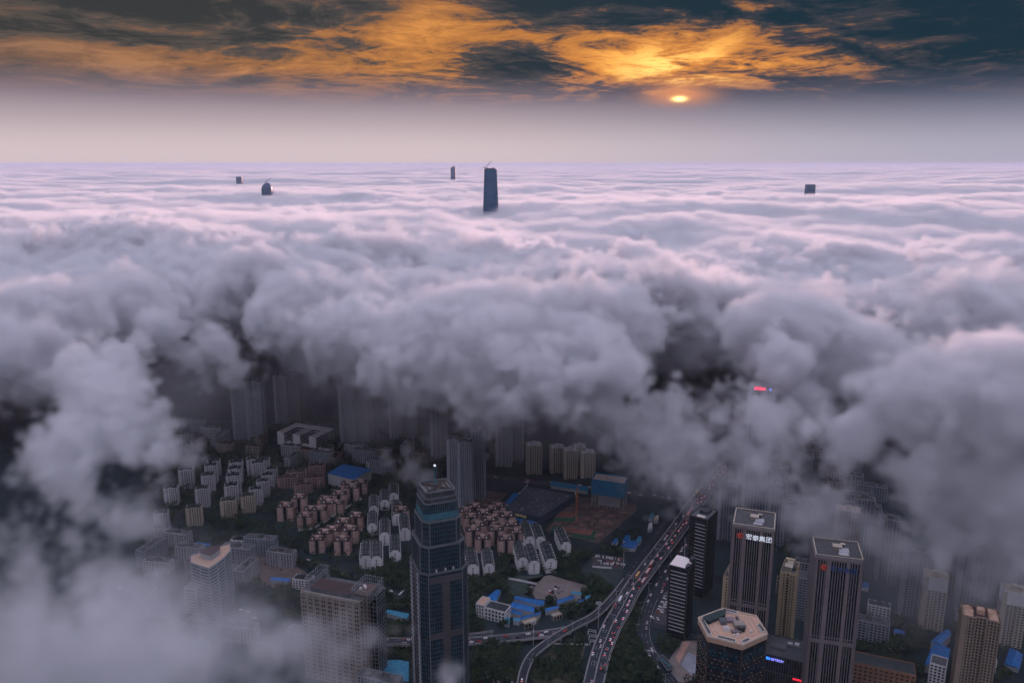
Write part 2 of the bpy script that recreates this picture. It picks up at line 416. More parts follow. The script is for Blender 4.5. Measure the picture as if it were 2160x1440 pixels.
LFT = road('west_street', [(250, 1235), (400, 1262), (560, 1305), (640, 1325)], .1, 12, raised=False, lanes=(0,), wall=False)
mb = MB()
for k in range(5):                                    # zebra crossing on the curved road
    a = G(1362 + k * 4.6, 1371 + k * .3); mb.obox(a, (.62, -.78), -2.4, 2.4, 1.0, .14, .16)
link('zebra_crossing', mb.mesh('zebra_crossing', M_paint), kind='structure')

# ------------------------------------------------------------------ generic building blocks
def block(poly, h, fl, bay, pier, span, proud, wall, glass, roof, z0=0, par=1.2, corner=None, notop=False):
    """parts of a building: glazed core, frame of piers and floor bands, roof with parapet"""
    g, w, r = MB(), MB(), MB()
    g.prism(inset(poly, .02), z0, z0 + h - .05); piers(w, poly, z0, z0 + h, bay, pier, proud, corner=corner); bands(w, poly, z0, z0 + h, fl, span, proud - .12)
    out = [('wall', w.mesh('wall', wall), 'stuff'), ('window', g.mesh('window', glass), 'stuff', 0)]
    if not notop:
        r.prism(inset(poly, .3), z0 + h - .04, z0 + h + .1, 0); parapet(r, poly, z0 + h, par, .35, 1)
        out.append(('roof', r.mesh('roof', [roof, wall])))
    return out
def bx(name, x0, x1, y0, y1, z0, z1, m):
    b = MB(); b.box(x0, x1, y0, y1, z0, z1); return (name, b.mesh(name, m))
def building(name, label, poly, h, fl, bay, pier, span, proud, wall, glass, roof, cat='building', extras=(), group=None, **k):
    c, lp = local(poly); claim(poly)
    t = place(block(lp, h, fl, bay, pier, span, proud, wall, glass, roof, **k), name, label, cat, (*c, 0), 0, group)
    for e in extras:
        o = link(e[0], e[1], t, e[2] if len(e) > 2 else None)
    return t, c, lp
def hut(name, lp, u, v, su, sv, z, h, m, top=None):
    """box on a roof: placed at fractions (u, v) of a 4-corner plan, su by sv metres"""
    a, b, c, d = [Vector(p) for p in lp[:4]]
    p = a + (b - a) * u + (d - a) * v; e = (b - a).normalized(); n = (d - a).normalized()
    q = [p, p + e * su, p + e * su + n * sv, p + n * sv]; mb = MB()
    mb.prism([(x.x, x.y) for x in q], z, z + h)
    if top: mb.prism([(x.x, x.y) for x in [p - e * .4 - n * .4, p + e * (su + .4) - n * .4, p + e * (su + .4) + n * (sv + .4), p + n * (sv + .4) - e * .4]], z + h - .02, z + h + .4, 1)
    return (name, mb.mesh(name, [m, top] if top else m))
def letters(body, size, p, u, m, parent, ext=.25, name='lettering', italic=0):
    """raised lettering on a wall: p = lower-left corner (local), u = direction along the wall"""
    cu = bpy.data.curves.new(name, 'FONT'); cu.body = body; cu.size = size; cu.extrude = ext; cu.materials.append(m)
    tmp = bpy.data.objects.new(name, cu); me = bpy.data.meshes.new_from_object(tmp); bpy.data.objects.remove(tmp)
    if not me.materials: me.materials.append(m)
    o = link(name, me, parent); n = Vector((u[1], -u[0], 0)); uu = Vector((u[0], u[1], 0))
    o.matrix_local = Matrix(((uu.x, 0, n.x, p[0]), (uu.y, 0, n.y, p[1]), (0, 1, n.z, p[2]), (0, 0, 0, 1)))
    return o

# ------------------------------------------------------------------ glass tower with setbacks and mast
def chamfer(s, c, rz):
    q = [(-s + c, -s), (s - c, -s), (s, -s + c), (s, s - c), (s - c, s), (-s + c, s), (-s, s - c), (-s, -s + c)]
    return [(x * math.cos(rz) - y * math.sin(rz), x * math.sin(rz) + y * math.cos(rz)) for x, y in q]
TD = 640.0
ctr = at_d(925, 1200, TD); TW = thing('glass_tower', 'tall dark glass tower with stepped tiers and a ball-topped mast', 'tower', (ctr[0], ctr[1], 0))
zt = lambda py, px=905: float(at_d(px, py, TD - 20)[2])
rz = R(21.5)
tiers = [(21.5, 6.5, 0, zt(1206)), (19.6, 6.0, zt(1206), zt(1152)), (16.8, 5.2, zt(1152), zt(1103)), (15.6, 3.4, zt(1103), zt(1066))]
for k, (s, c, z0, z1) in enumerate(tiers):
    P0 = chamfer(s, c, rz); top = chamfer(s - 1.2, c * .8, rz) if k == 3 else P0
    g = MB(); g.prism(P0, z0, z1, 0, 1, top_poly=top); tier = link('tier', g.mesh('tier', [M_teal, M_greyroof]), TW)
    w = MB()
    if k < 3:
        piers(w, P0, z0, z1, 2.1, .16, .22, corner=.7); bands(w, P0, z0, z1, 4.1, .32, .1)
        link('mullion', w.mesh('mullion', mat('tower_mullion', (.10, .12, .13), .5, .3)), tier, 'stuff')
        r = MB(); parapet(r, chamfer(s + .35, c, rz), z1 - .6, 1.9, .5); link('parapet', r.mesh('parapet', M_steel), tier)
        f = MB()
        for a, u, L in edges(P0):
            f.obox(a, u, -.35, .35, .45, z0, z1 + 1.2)
        pieces('corner_trim', f, M_steel, tier)
        st = MB()                                     # stone bands climbing the two visible sides
        E = list(edges(P0))
        if k == 0:
            for a, u, L in (E[0], E[2], E[4], E[6]):
                st.obox(a, u, L * .40, L * .62, .35, 0, z1 - 9); st.obox(a, u, 0.4, L - .4, .3, z1 - 9, z1 - 3)
                st.obox(a, u, 0.4, L - .4, .3, z1 - 62, z1 - 56)
            pieces('stone_panel', st, mat('grey_stone_panel', (.085, .08, .085), .6), tier)
            lv = MB()
            a, u, L = E[6]
            n = int(z1 / 4.1)
            for f_ in range(n):
                for t0, t1 in ((.04, .24), (.76, .96)): lv.obox(a, u, L * t0, L * t1, .8, f_ * 4.1 + 1.0, f_ * 4.1 + 2.2)
            link('louvre', lv.mesh('louvre', M_grey), tier, 'stuff')
    else:
        E0, E1 = list(edges(P0)), list(edges(top))
        for (a, u, L), (b, u2, L2) in zip(E0, E1):
            n = max(2, round(L / 1.6))
            for q in range(n + 1):
                p0 = Vector((a[0] + u[0] * L * q / n, a[1] + u[1] * L * q / n, z0)); p1 = Vector((b[0] + u2[0] * L2 * q / n, b[1] + u2[1] * L2 * q / n, z1)); w.bar(p0, p1, .13)
        link('mullion', w.mesh('mullion', M_steel), tier, 'stuff')
        bd = MB(); q = chamfer(s + .06 - .25, c * .97, rz); q2 = chamfer(s - .34, c * .93, rz)
        for (a, u, L) in edges(q): bd.obox(a, u, .3, L - .3, .14, z0 + 1.2, z0 + 7)
        link('pale_glass_band', bd.mesh('pale_glass_band', M_tealpale), tier)
zc = [zt(1066), zt(1056), zt(1044)]
for k, (s, z) in enumerate(((15.0, zc[0]), (14.2, zc[1]), (12.9, zc[2]))):
    r = MB(); parapet(r, chamfer(s, 3.0 - k * .6, rz), z - .5, 1.0, .7); link('crown_ring', r.mesh('crown_ring', M_steel), TW)
w = MB(); g = MB()
for k in range(2):
    s0, s1, za, zb = ((14.6, 13.8, zc[0], zc[1]), (13.9, 12.6, zc[1], zc[2]))[k]
    A_, B_ = chamfer(s0, 3.0 - k * .6, rz), chamfer(s1, 2.4 - k * .6, rz)
    for (a, u, L), (b, u2, L2) in zip(edges(A_), edges(B_)):
        n = max(2, round(L / 1.5))
        for q in range(n + 1): w.bar((a[0] + u[0] * L * q / n, a[1] + u[1] * L * q / n, za), (b[0] + u2[0] * L2 * q / n, b[1] + u2[1] * L2 * q / n, zb), .16)
    g.prism(chamfer(s0 - .6, 2.6, rz), za - .3, zb - .6, 0, 1, top_poly=chamfer(s1 - .6, 2, rz))
link('crown_fin', w.mesh('crown_fin', M_steel), TW, 'stuff'); link('crown_glass', g.mesh('crown_glass', [M_black, M_black]), TW)
w = MB(); q = chamfer(12.0, 2, rz)
for i in range(4): w.bar((*q[i], zc[2] - .2), (*q[i + 4], zc[2] - .2), .35)
for f_ in (.35, .7):
    p = [(x * f_, y * f_) for x, y in q]
    for i in range(8): w.bar((*p[i], zc[2]), (*p[(i + 1) % 8], zc[2]), .28)
link('roof_truss', w.mesh('roof_truss', mat('rust_steel', (.07, .05, .045), .8)), TW)
mst = zt(1002, 918); w = MB(); w.bar((-1.5, 2, zc[2] - 4), (-1.5, 2, mst - 1.5), .75, sides=8, r2=.5); mo = link('mast', w.mesh('mast', M_tealpale), TW)
w = MB()
for i in range(6):                                    # ball of stacked rings
    a0, a1 = -math.pi / 2 + math.pi * i / 6, -math.pi / 2 + math.pi * (i + 1) / 6
    w.bar((-1.5, 2, mst + 1.1 * math.sin(a0)), (-1.5, 2, mst + 1.1 * math.sin(a1)), 1.1 * math.cos(a0) + .02, sides=10, r2=1.1 * math.cos(a1) + .02)
link('mast_ball', w.mesh('mast_ball', glow('lit_ball', (.9, .95, 1), .5)), mo)
w = MB(); a, u, L = list(edges(chamfer(20.6, 6.2, rz)))[0]
for t in (.22, .5, .74): w.obox(a, u, L * t, L * t + 1.2, -1.0, tiers[0][3], tiers[0][3] + 3.0)
pieces('terrace_kiosk', w, M_white, TW)
claim([(ctr[0] - 24, ctr[1] - 24), (ctr[0] + 24, ctr[1] + 24)], pad=0)

# ------------------------------------------------------------------ twin granite towers with the roof sign
M_logo = mat('red_logo', (.42, .04, .03), .5, var=.1); M_sign = glow('lit_white_letters', (.85, .9, 1.0), .42); M_bluesign = mat('blue_letters', (.04, .10, .28), .5)
def granite(fl, fr, h, depth, label, sign):
    poly = rect(fl, fr, depth, h)
    t, c, lp = building('granite_tower', label, poly, h, 75, 2.1, .62, .5, .5, mat('pale_fins', (.21, .20, .215), .7, var=.1), M_black, M_greyroof, 'tower', par=2.0, corner=2.6)
    st, hb = MB(), MB()
    for a, u, L in edges(lp):
        for q in (.285, .70): st.obox(a, u, L * q - 1.5, L * q + 1.5, .72, 0, h + .4)
        st.obox(a, u, 0, 2.4, .70, 0, h + .4); st.obox(a, u, L - 2.4, L, .70, 0, h + .4)
        hb.obox(a, u, 2.5, L - 2.5, .80, h * .46, h * .46 + 3.2); hb.obox(a, u, 2.5, L - 2.5, .62, h - 2.2, h - .1)
    pieces('granite_pier', st, M_stone, t); pieces('transfer_band', hb, M_stone, t)
    rl = MB(); A, B_, C_, D_ = [Vector(p) for p in lp]
    for k in range(11):
        q = (k + .7) / 11.6; p0, p1 = A + (D_ - A) * q, B_ + (C_ - B_) * q; p0, p1 = p0 + (p1 - p0) * .04, p1 - (p1 - p0) * .04
        rl.bar((p0.x, p0.y, h + 1.2), (p1.x, p1.y, h + 1.2), .28)
    link('roof_beam', rl.mesh('roof_beam', mat('roof_beam', (.13, .13, .14), .8)), t, 'stuff')
    cp = MB(); parapet(cp, lp, h + 2.0, .35, .9); link('coping', cp.mesh('coping', M_cream), t)
    for e in (hut('lift_house', lp, .40, .40, 7, 6, h, 4.5, M_beige, M_cream), hut('plant_room', lp, .52, .22, 8, 9, h, 3.2, M_grey), hut('water_tank', lp, .58, .56, 3.0, 2.5, h, 4.8, M_greyroof, M_cream), hut('stair_head', lp, .50, .06, 7, 4, h, 3.0, M_stone, M_grey)):
        link(e[0], e[1], t)
    a, u, L = list(edges(lp))[0]; nn = (u[1], -u[0])
    on = lambda s, z, o=1.0: (a[0] + u[0] * s + nn[0] * o, a[1] + u[1] * s + nn[1] * o, z)
    lg = MB(); cz = h - 8.6
    for k in range(20):                               # round logo: disc with a C-shaped swirl
        t0, t1 = 2 * math.pi * k / 20, 2 * math.pi * (k + 1) / 20
        lg.poly([on(7.0, cz, 1.3), on(7.0 + 2.9 * math.cos(t0), cz + 2.9 * math.sin(t0), 1.2), on(7.0 + 2.9 * math.cos(t1), cz + 2.9 * math.sin(t1), 1.2)], 0)
        lg.poly([on(7.0 + 2.9 * math.cos(t0), cz + 2.9 * math.sin(t0), 1.2), on(7.0 + 2.9 * math.cos(t0), cz + 2.9 * math.sin(t0), .7), on(7.0 + 2.9 * math.cos(t1), cz + 2.9 * math.sin(t1), .7), on(7.0 + 2.9 * math.cos(t1), cz + 2.9 * math.sin(t1), 1.2)], 0)
        if 3 <= k <= 15:
            for ra, rb in ((1.5, 2.1),):
                lg.poly([on(7.3 + ra * math.cos(t0), cz + ra * math.sin(t0), 1.45), on(7.3 + rb * math.cos(t0), cz + rb * math.sin(t0), 1.45), on(7.3 + rb * math.cos(t1), cz + rb * math.sin(t1), 1.45), on(7.3 + ra * math.cos(t1), cz + ra * math.sin(t1), 1.45)], 1)
    link('logo', lg.mesh('logo', [M_logo, mat('orange_logo', (.75, .22, .10), .5)]), t)
    step = 5.9 if sign else 5.6
    for k, ch in enumerate('宏泰集团'):
        letters(ch, 5.9 if sign else 5.0, on(12.2 + k * step, h - 11.0 - (0 if k else -.5), 1.05), u, M_sign if sign else M_bluesign, t)
    return t
granite((1545.8, 1107.6), (1633.8, 1120.3), 150, 37.5, 'mauve granite tower with large white Chinese characters and red logo near its top', True)
granite((1721, 1173), (1821.6, 1185), 150, 34, 'mauve granite tower with tan roof half wrapped in fog, faded blue characters', False)

# ------------------------------------------------------------------ hexagonal tower
hexp = [(157.4, 571.9), (181.5, 560.3), (205.2, 575.2), (204.0, 600.7), (179.5, 611.6), (155.8, 597.9)]
HXh = 110
t, c, lp = building('hexagonal_tower', 'dark hexagonal tower with tan tiled roof and rooftop machinery', hexp, HXh - 4, 7, 13.4, .8, .4, .3, M_brown, M_black, M_brown, 'tower', notop=True)
w = MB()
for a, u, L in edges(lp):
    for k, q in enumerate((.18, .5, .80)):
        w.obox(a, u, L * (q - .13), L * (q + .13), .42, HXh - 16, HXh - 9.5); w.obox(a, u, L * (q - .13), L * (q + .13), .42, HXh - 27, HXh - 24)
pieces('teal_glass_panel', w, M_teal, t)
w = MB(); rr = random.Random(3)
for a, u, L in edges(lp):
    for f_ in range(26):
        for q in range(6):
            if rr.random() < .75: tt = L * (q + .5 + .5 * (f_ % 2)) / 6.5; w.obox(a, u, tt - .22, tt + .22, .5, HXh - 12 - f_ * 3.5, HXh - 11.4 - f_ * 3.5)
link('facade_stud', w.mesh('facade_stud', M_tanroof), t, 'stuff')
w = MB(); w.prism([(x * 1.03, y * 1.03) for x, y in lp], HXh - 4, HXh, 0, 0); rf = link('roof', w.mesh('roof', M_tanroof), t)
w = MB(); parapet(w, [(x * 1.035, y * 1.035) for x, y in lp], HXh, 1.3, .5); link('coping', w.mesh('coping', mat('pale_coping', (.55, .46, .38), .8)), rf)
w = MB()
for f0, f1 in ((.80, .785), (.66, .65)):
    q0, q1 = [(x * f0, y * f0) for x, y in lp], [(x * f1, y * f1) for x, y in lp]
    for i in range(6):
        j = (i + 1) % 6; w.poly([(*q0[i], HXh + .02), (*q0[j], HXh + .02), (*q1[j], HXh + .02), (*q1[i], HXh + .02)])
link('tile_border', w.mesh('tile_border', mat('dark_tile_line', (.16, .08, .06), .8)), rf)
w = MB(); E = list(edges([(x * .96, y * .96) for x, y in lp]))
for i, (s0, s1) in ((0, (.25, .8)), (1, (.05, .35)), (2, (.05, .5)), (4, (.1, .9)), (5, (.1, .95)), (3, (.55, .95))):
    a, u, L = E[i]; w.obox(a, u, L * s0, L * s1, -2.6, HXh + .02, HXh + 1.5, 0); w.obox(a, u, L * s0 + .4, L * s1 - .4, -2.2, HXh + 1.4, HXh + 1.58, 1)
link('planter', w.mesh('planter', [M_white, M_black]), rf)
w = MB(); q = [Vector(lp[3]) * .92, Vector(lp[4]) * .95, Vector(lp[5]) * .93]
w.prism([(q[1].x - 1, q[1].y - 10), (q[1].x + 1.5, q[1].y - 1), (q[2].x + 1, q[2].y - 1), (q[2].x + 4.5, q[2].y - 8)], HXh + .03, HXh + 2.6)
link('dark_canopy', w.mesh('dark_canopy', mat('dark_canopy', (.008, .03, .035), .6)), rf)
for nm, x, y, sx, sy, hh, m in (('cooling_unit', -9, 2, 5, 6, 3.2, M_steel), ('cooling_unit', -8.5, -7, 4.5, 3.5, 2.6, M_white), ('lift_house', 1, -4, 9, 7, 3.8, M_beige), ('plant_room', -3, -10, 8, 4, 1.5, M_stone), ('plant_room', -3, 5, 7, 6, 2.2, mat('mauve_roof', (.2, .16, .18), .9)), ('skylight', 3, -8, 5, 3.4, 4.2, M_black), ('duct', 6, 4, 2, 9, 1.4, M_darksteel), ('vent', 0, -14, 1.6, 1.6, 2.2, M_white), ('vent', -3, -14.5, 1.2, 1.2, 1.8, M_white), ('vent', 12, -9, 1.4, 1.4, 1.6, M_white)):
    w = MB(); w.box(x, x + sx, y, y + sy, HXh, HXh + hh)
    if nm == 'cooling_unit':
        for k in range(4): w.box(x + .2, x + sx - .2, y + sy * (k + .2) / 4, y + sy * (k + .6) / 4, HXh + hh, HXh + hh + .5)
    link(nm, w.mesh(nm, m), rf)

# ------------------------------------------------------------------ dark office towers beside the highway
p1 = rect((1411.7, 1191.7), (1452, 1202), 24, 80)
t, c, lp = building('office_tower', 'black office tower with pale bands and a bright white flat roof', p1, 80, 4.0, 30, .6, .35, .25, M_darksteel, M_black, M_greyroof, 'tower', par=1.0)
A = [Vector(p) for p in lp]; w = MB(); a, u, L = list(edges(lp))[0]
for f_ in range(17): w.obox(a, u, L * .1, L * .93, .45, 9 + f_ * 4.1, 9.7 + f_ * 4.1)
link('floor_band', w.mesh('floor_band', mat('pale_band', (.42, .45, .47), .6)), t, 'stuff')
wp = [A[0] + (A[1] - A[0]) * u_ + (A[3] - A[0]) * v_ for u_, v_ in ((.02, .02), (.82, .02), (.82, .42), (.97, .46), (.93, .60), (.8, .62), (.74, .86), (.5, .97), (.02, .97))]
w = MB(); w.prism([(p.x, p.y) for p in wp], 80.12, 81.2); link('white_roof', w.mesh('white_roof', mat('white_membrane', (.80, .72, .70), .7, var=.06)), t)
for e in (hut('plant_room', lp, .8, .62, 4, 8, 80, 5, M_darkroof), hut('plant_room', lp, .82, .05, 3.5, 8, 80, 3, M_black)): link(e[0], e[1], t)
p2 = rect((1455, 1087), (1492, 1097), 30, 95)
t, c, lp = building('office_tower', 'black office tower with a small white roof box, further along the highway', p2, 95, 4.0, 30, .6, .35, .25, M_darksteel, M_black, M_greyroof, 'tower')
a, u, L = list(edges(lp))[0]; w = MB()
for f_ in range(19): w.obox(a, u, L * .35, L * .92, .45, 12 + f_ * 4.2, 12.8 + f_ * 4.2)
link('floor_band', w.mesh('floor_band', MATS['pale_band']), t, 'stuff')
for e in (hut('white_roof_box', lp, .38, .02, 9, 4, 95, 2.2, MATS['white_membrane']), hut('plant_room', lp, .3, .4, 10, 12, 95, 4, M_darkroof)): link(e[0], e[1], t)

# ------------------------------------------------------------------ stepped cream towers, podium with the blue sign
def creamtower(fl, fr, h, depth, label):
    poly = rect(fl, fr, depth, h); c, lp = local(poly); claim(poly); a, b, d_, e_ = [Vector(p) for p in lp]; U, V = (b - a), (e_ - a)
    P = lambda u_, v_: tuple(a + U * u_ + V * v_)
    shape = [P(0, 0), P(.36, 0), P(.36, .07), P(.64, .07), P(.64, 0), P(1, 0), P(1, .42), P(.86, .42), P(.86, .6), P(1, .6), P(1, 1), P(.6, 1), P(.6, .93), P(.4, .93), P(.4, 1), P(0, 1)]
    t = place(block(shape, h, 3.0, 3.4, 1.5, .9, .35, M_yellow, M_glass, M_greyroof, par=1.6), 'cream_tower', label, 'tower', (*c, 0))
    w = MB(); parapet(w, [(x * 1.04, y * 1.04) for x, y in shape], h - 4.2, 1.0, .9); link('cornice', w.mesh('cornice', M_cream), t)
    w = MB(); a_, u_, L = list(edges(lp))[0]; w.obox(a_, u_, -.2, L * .2, .5, 0, h + .6); link('plain_wall', w.mesh('plain_wall', M_yellow), t)
    for e in (hut('lift_house', lp, .2, .25, 7, 8, h, 4, M_cream, M_cream), hut('lift_house', lp, .3, .62, 5, 6, h, 3.6, M_cream, M_cream), hut('plant_room', lp, .62, .34, 4, 6, h, 3, M_darkroof), hut('roof_frame', lp, .1, .8, 9, 4, h, 5, M_yellow)): link(e[0], e[1], t)
creamtower((1646, 1207), (1678, 1214), 84, 28, 'slim pale yellow apartment tower between the two granite towers')
creamtower((1526, 1215), (1556, 1222), 84, 26, 'slim pale yellow apartment tower peeking out beside the characters tower')
pp = rect((1612, 1377), (1703, 1398), 34, 34)
t, c, lp = building('podium', 'dark podium with lit blue lettering and red light strip between the granite towers', pp, 34, 17, 2.3, .6, .8, .35, mat('dark_fins', (.10, .11, .125), .6), M_black, mat('podium_roof', (.07, .08, .085), .9), 'building')
a, u, L = list(edges(lp))[0]; nn = (u[1], -u[0])
on = lambda s, z, o: (a[0] + u[0] * s + nn[0] * o, a[1] + u[1] * s + nn[1] * o, z)
M_bl = glow('lit_blue_letters', (.03, .10, 1.0), 2.2); w = MB(); w.obox(a, u, 1.5, 15.5, .45, 28.2, 32.6); link('sign_board', w.mesh('sign_board', mat('navy_board', (.005, .008, .09), .5)), t)
letters('IDTECH', 3.2, on(6.2, 29.1, .6), u, glow('lit_violet_letters', (.30, .30, 1.0), 1.6), t)
w = MB(); w.obox(a, u, 2.0, 3.9, .75, 29.0, 31.6); w.obox(a, u, 4.2, 5.6, .7, 29.1, 31.4); pieces('sign_emblem', w, glow('lit_azure', (.04, .25, 1.0), 1.6), t)
w = MB(); w.obox(a, u, L * .70, L * .97, .55, 14.2, 15.6); link('red_light_strip', w.mesh('red_light_strip', glow('lit_red', (1.0, .02, .05), 1.3)), t)
for e in (hut('plant_room', lp, .1, .3, 14, 8, 34, 3, M_greyroof), hut('roof_screen', lp, .42, .55, 20, 1.5, 34, 3, M_steel), hut('cooling_unit', lp, .5, .66, 4, 3, 34, 2, M_white), hut('cooling_unit', lp, .66, .7, 4, 3, 34, 2, M_white), hut('roof_duct', lp, .3, .72, 12, 1, 34, 1.2, M_steel), hut('cooling_unit', lp, .82, .8, 4, 2.5, 34, 2, M_steel)): link(e[0], e[1], t)
pp = rect((1668, 1215), (1722, 1226), 16, 48)
building('slab_block', 'grey-blue balconied apartment slab behind the pale yellow tower', pp, 48, 3.0, 3.2, .6, 1.3, .5, M_bluegrey, M_glass, M_greyroof)

# ------------------------------------------------------------------ beige office block with open roof frames (scaffold towers)
pp = rect((634, 1246), (758, 1270), 34, 90); c, lp = local(pp); claim(pp)
a, b, d_, e_ = [Vector(p) for p in lp]; U, V = b - a, e_ - a; P = lambda u_, v_: tuple(a + U * u_ + V * v_)
t = thing('beige_office', 'beige office block with paired windows, brown roof and scaffold-like roof frames', 'building', (*c, 0))
mainp = [P(0, 0), P(1, 0), P(1, .55), P(0, .55)]
for p in block(mainp, 90, 4.2, 6.9, 3.3, 1.9, .5, M_beige, M_black, M_greyroof, par=1.2, corner=2.6): link(p[0], p[1], t, p[2] if len(p) > 2 else None)
w = MB(); A_, u, L = list(edges(mainp))[0]; n = round(L / 6.9)
for k in range(n): w.obox(A_, u, L * (k + .5) / n - .35, L * (k + .5) / n + .35, .3, 1, 88)
pieces('window_post', w, M_beige, t); w = MB(); w.obox(A_, u, 0, L, .62, 88, 91); w.obox(A_, u, 0, L, .62, 76.5, 77.2); w.obox(A_, u, L * .54, L * .56, .62, 0, 88); link('cornice', w.mesh('cornice', M_beige), t)
for p in block([P(.06, .55), P(1.12, .55), P(1.12, 1.0), P(.06, 1.0)], 88, 4.2, 4.2, .35, .5, .5, mat('frame_grey', (.18, .21, .22), .7), M_black, M_greyroof, par=1): link(p[0] if p[0] != 'wall' else 'frame_wall', p[1], t, p[2] if len(p) > 2 else None)
w = MB(); q = [Vector(P(*x)) for x in ((.14, .1), (.80, .1), (.80, .62), (.14, .62))]; w.prism([tuple(x) for x in q], 90, 94, 0, 1); link('penthouse', w.mesh('penthouse', [M_greyroof, mat('brown_roof', (.055, .035, .036), .9)]), t)
def lattice(u0, u1, v0, v1, z0, z1, n1, n2, nz):
    w = MB(); c4 = [Vector(P(*x)) for x in ((u0, v0), (u1, v0), (u1, v1), (u0, v1))]
    for i in range(4):
        p, q = c4[i], c4[(i + 1) % 4]; n = n1 if i % 2 == 0 else n2
        for k in range(n): x = p + (q - p) * (k / n); w.bar((x.x, x.y, z0), (x.x, x.y, z1 + rnd.random() * 2.2), .22)
        for k in range(nz + 1): z = z0 + (z1 - z0) * k / nz; w.bar((p.x, p.y, z), (q.x, q.y, z), .18)
    return w.mesh('roof_frame', mat('scaffold', (.26, .29, .30), .7))
link('roof_frame', lattice(.82, 1.12, .15, .95, 88, 99, 9, 9, 3), t); link('roof_frame', lattice(-.02, .13, .3, 1.1, 84, 98, 6, 9, 3), t)
for e in (hut('tank', lp, .88, .4, 2, 2, 94, 2, M_white), hut('tank', lp, .93, .5, 2, 2, 94, 2, M_white), hut('tank', lp, .88, .6, 3, 1, 94, 1.6, M_white), hut('roof_slab', lp, .84, .2, 15, 20, 90, 4, mat('brownish', (.13, .09, .085), .9)), hut('roof_slab', lp, .0, .45, 7, 18, 88, 4, M_darkroof)): link(e[0], e[1], t)
# curved striped building on the left
fl_, fr_ = G(402, 1187, 62), G(486, 1163, 62); poly = []
a, b = Vector(fl_), Vector(fr_)
corner = Vector(G(440, 1200, 62)); nv = Vector((-.35, .94))
arc = [a, a * .45 + corner * .55 + Vector((0, -.5)), corner, corner * .66 + b * .34 + Vector((1.5, -2)), corner * .33 + b * .67 + Vector((1.5, -2)), b]
poly = [tuple(p) for p in arc] + [tuple(b + nv * 20), tuple(a + nv * 17)]
t, c, lp = building('curved_office', 'rounded grey office block with striped floors and tan roof terrace, half in fog', poly, 62, 3.6, 40, .8, 1.7, .5, M_bluegrey, M_glass, M_tanroof, par=1.4)
w = MB(); q = [(x * .5 - 2, y * .4 + 5) for x, y in lp]; w.prism(q, 62, 68); link('penthouse', w.mesh('penthouse', M_grey), t); w = MB(); w.prism([(x * 1.06, y * 1.06) for x, y in q], 68, 68.6); link('penthouse_roof', w.mesh('penthouse_roof', M_pinkroof), t)
building('striped_block', 'low striped grey block beside the rounded office, rising out of fog', rect((388, 1240), (412, 1244), 16, 38), 38, 3.4, 30, .8, 1.5, .4, M_grey, M_glass, M_greyroof)

# ------------------------------------------------------------------ housing estates: prototypes, then copies
def pink_proto(w=20, d=15, h=19):
    wl, cr, wn, rf, hu = MB(), MB(), MB(), MB(), MB(); s = 7.6
    wl.box(-w / 2, -w / 2 + s, 0, d, 0, h); wl.box(w / 2 - s, w / 2, 0, d, 0, h)
    cr.box(-w / 2 + s, w / 2 - s, 2.2, d - 2.2, 0, h - .5)
    for k in range(6):
        z = 1.0 + k * 3.0
        for sx in (-1, 1):
            for yy in (3, 7.5, 12): wn.box(min(sx * w / 2, sx * (w / 2 + .08)), max(sx * w / 2, sx * (w / 2 + .08)), yy - .8, yy + .8, z, z + 1.5)
            x0 = sx * (w / 2 - s + 1.0); wn.box(x0 - .5, x0 + .5, -.08, 0, z, z + 1.4)
        for x in (-1.6, 1.6): wn.box(x - .7, x + .7, 2.1, 2.2, z, z + 1.5)
    ln = MB()
    for k in range(1, 6):
        for sx in (-1, 1): ln.box(sx * (w / 2 - s / 2) - s / 2 + .05, sx * (w / 2 - s / 2) + s / 2 - .05, -.05, 0, k * 3 - .08, k * 3 + .08)
        for sx in (-1, 1): ln.box(min(sx * w / 2, sx * (w / 2 + .9)), max(sx * w / 2, sx * (w / 2 + .9)), 4.2, 10.8, k * 3 - .25, k * 3 + .7)
    for sx in (-1, 1):
        x = sx * (w / 2 - s / 2)
        rf.prism([(x - s / 2 - .5, -.5), (x + s / 2 + .5, -.5), (x + s / 2 + .5, d + .5), (x - s / 2 - .5, d + .5)], h, h + 2.2, top_poly=[(x - 1.5, 2.5), (x + 1.5, 2.5), (x + 1.5, d - 2.5), (x - 1.5, d - 2.5)])
    rf.box(-w / 2 + s - .2, w / 2 - s + .2, 1.8, d - 1.8, h - .5, h + .1)
    hu.box(-2.4, 2.4, 5, 10, h, h + 3.4, 0); hu.box(-2.8, 2.8, 4.6, 10.4, h + 3.4, h + 3.8, 0)
    for x in (-5.5, 5): hu.box(x - .9, x + .9, 1.2, 3.0, h + .8, h + 2.6, 1)
    hu.box(3.2, 7.4, 8.5, 9.2, h + 1, h + 4.0, 0); hu.box(-7.4, -3.6, 12.0, 12.7, h + 1, h + 3.6, 0)
    return [('wall', wl.mesh('wall', M_pink)), ('stairwell', cr.mesh('stairwell', M_glass)), ('window', wn.mesh('window', M_glass), 'stuff', 0), ('balcony', ln.mesh('balcony', mat('pale_pink_band', (.40, .25, .22), .8)), 'stuff', 0), ('roof', rf.mesh('roof', M_pinkroof)), ('roof_hut', hu.mesh('roof_hut', [M_pink, M_white]), 'stuff', 4)]
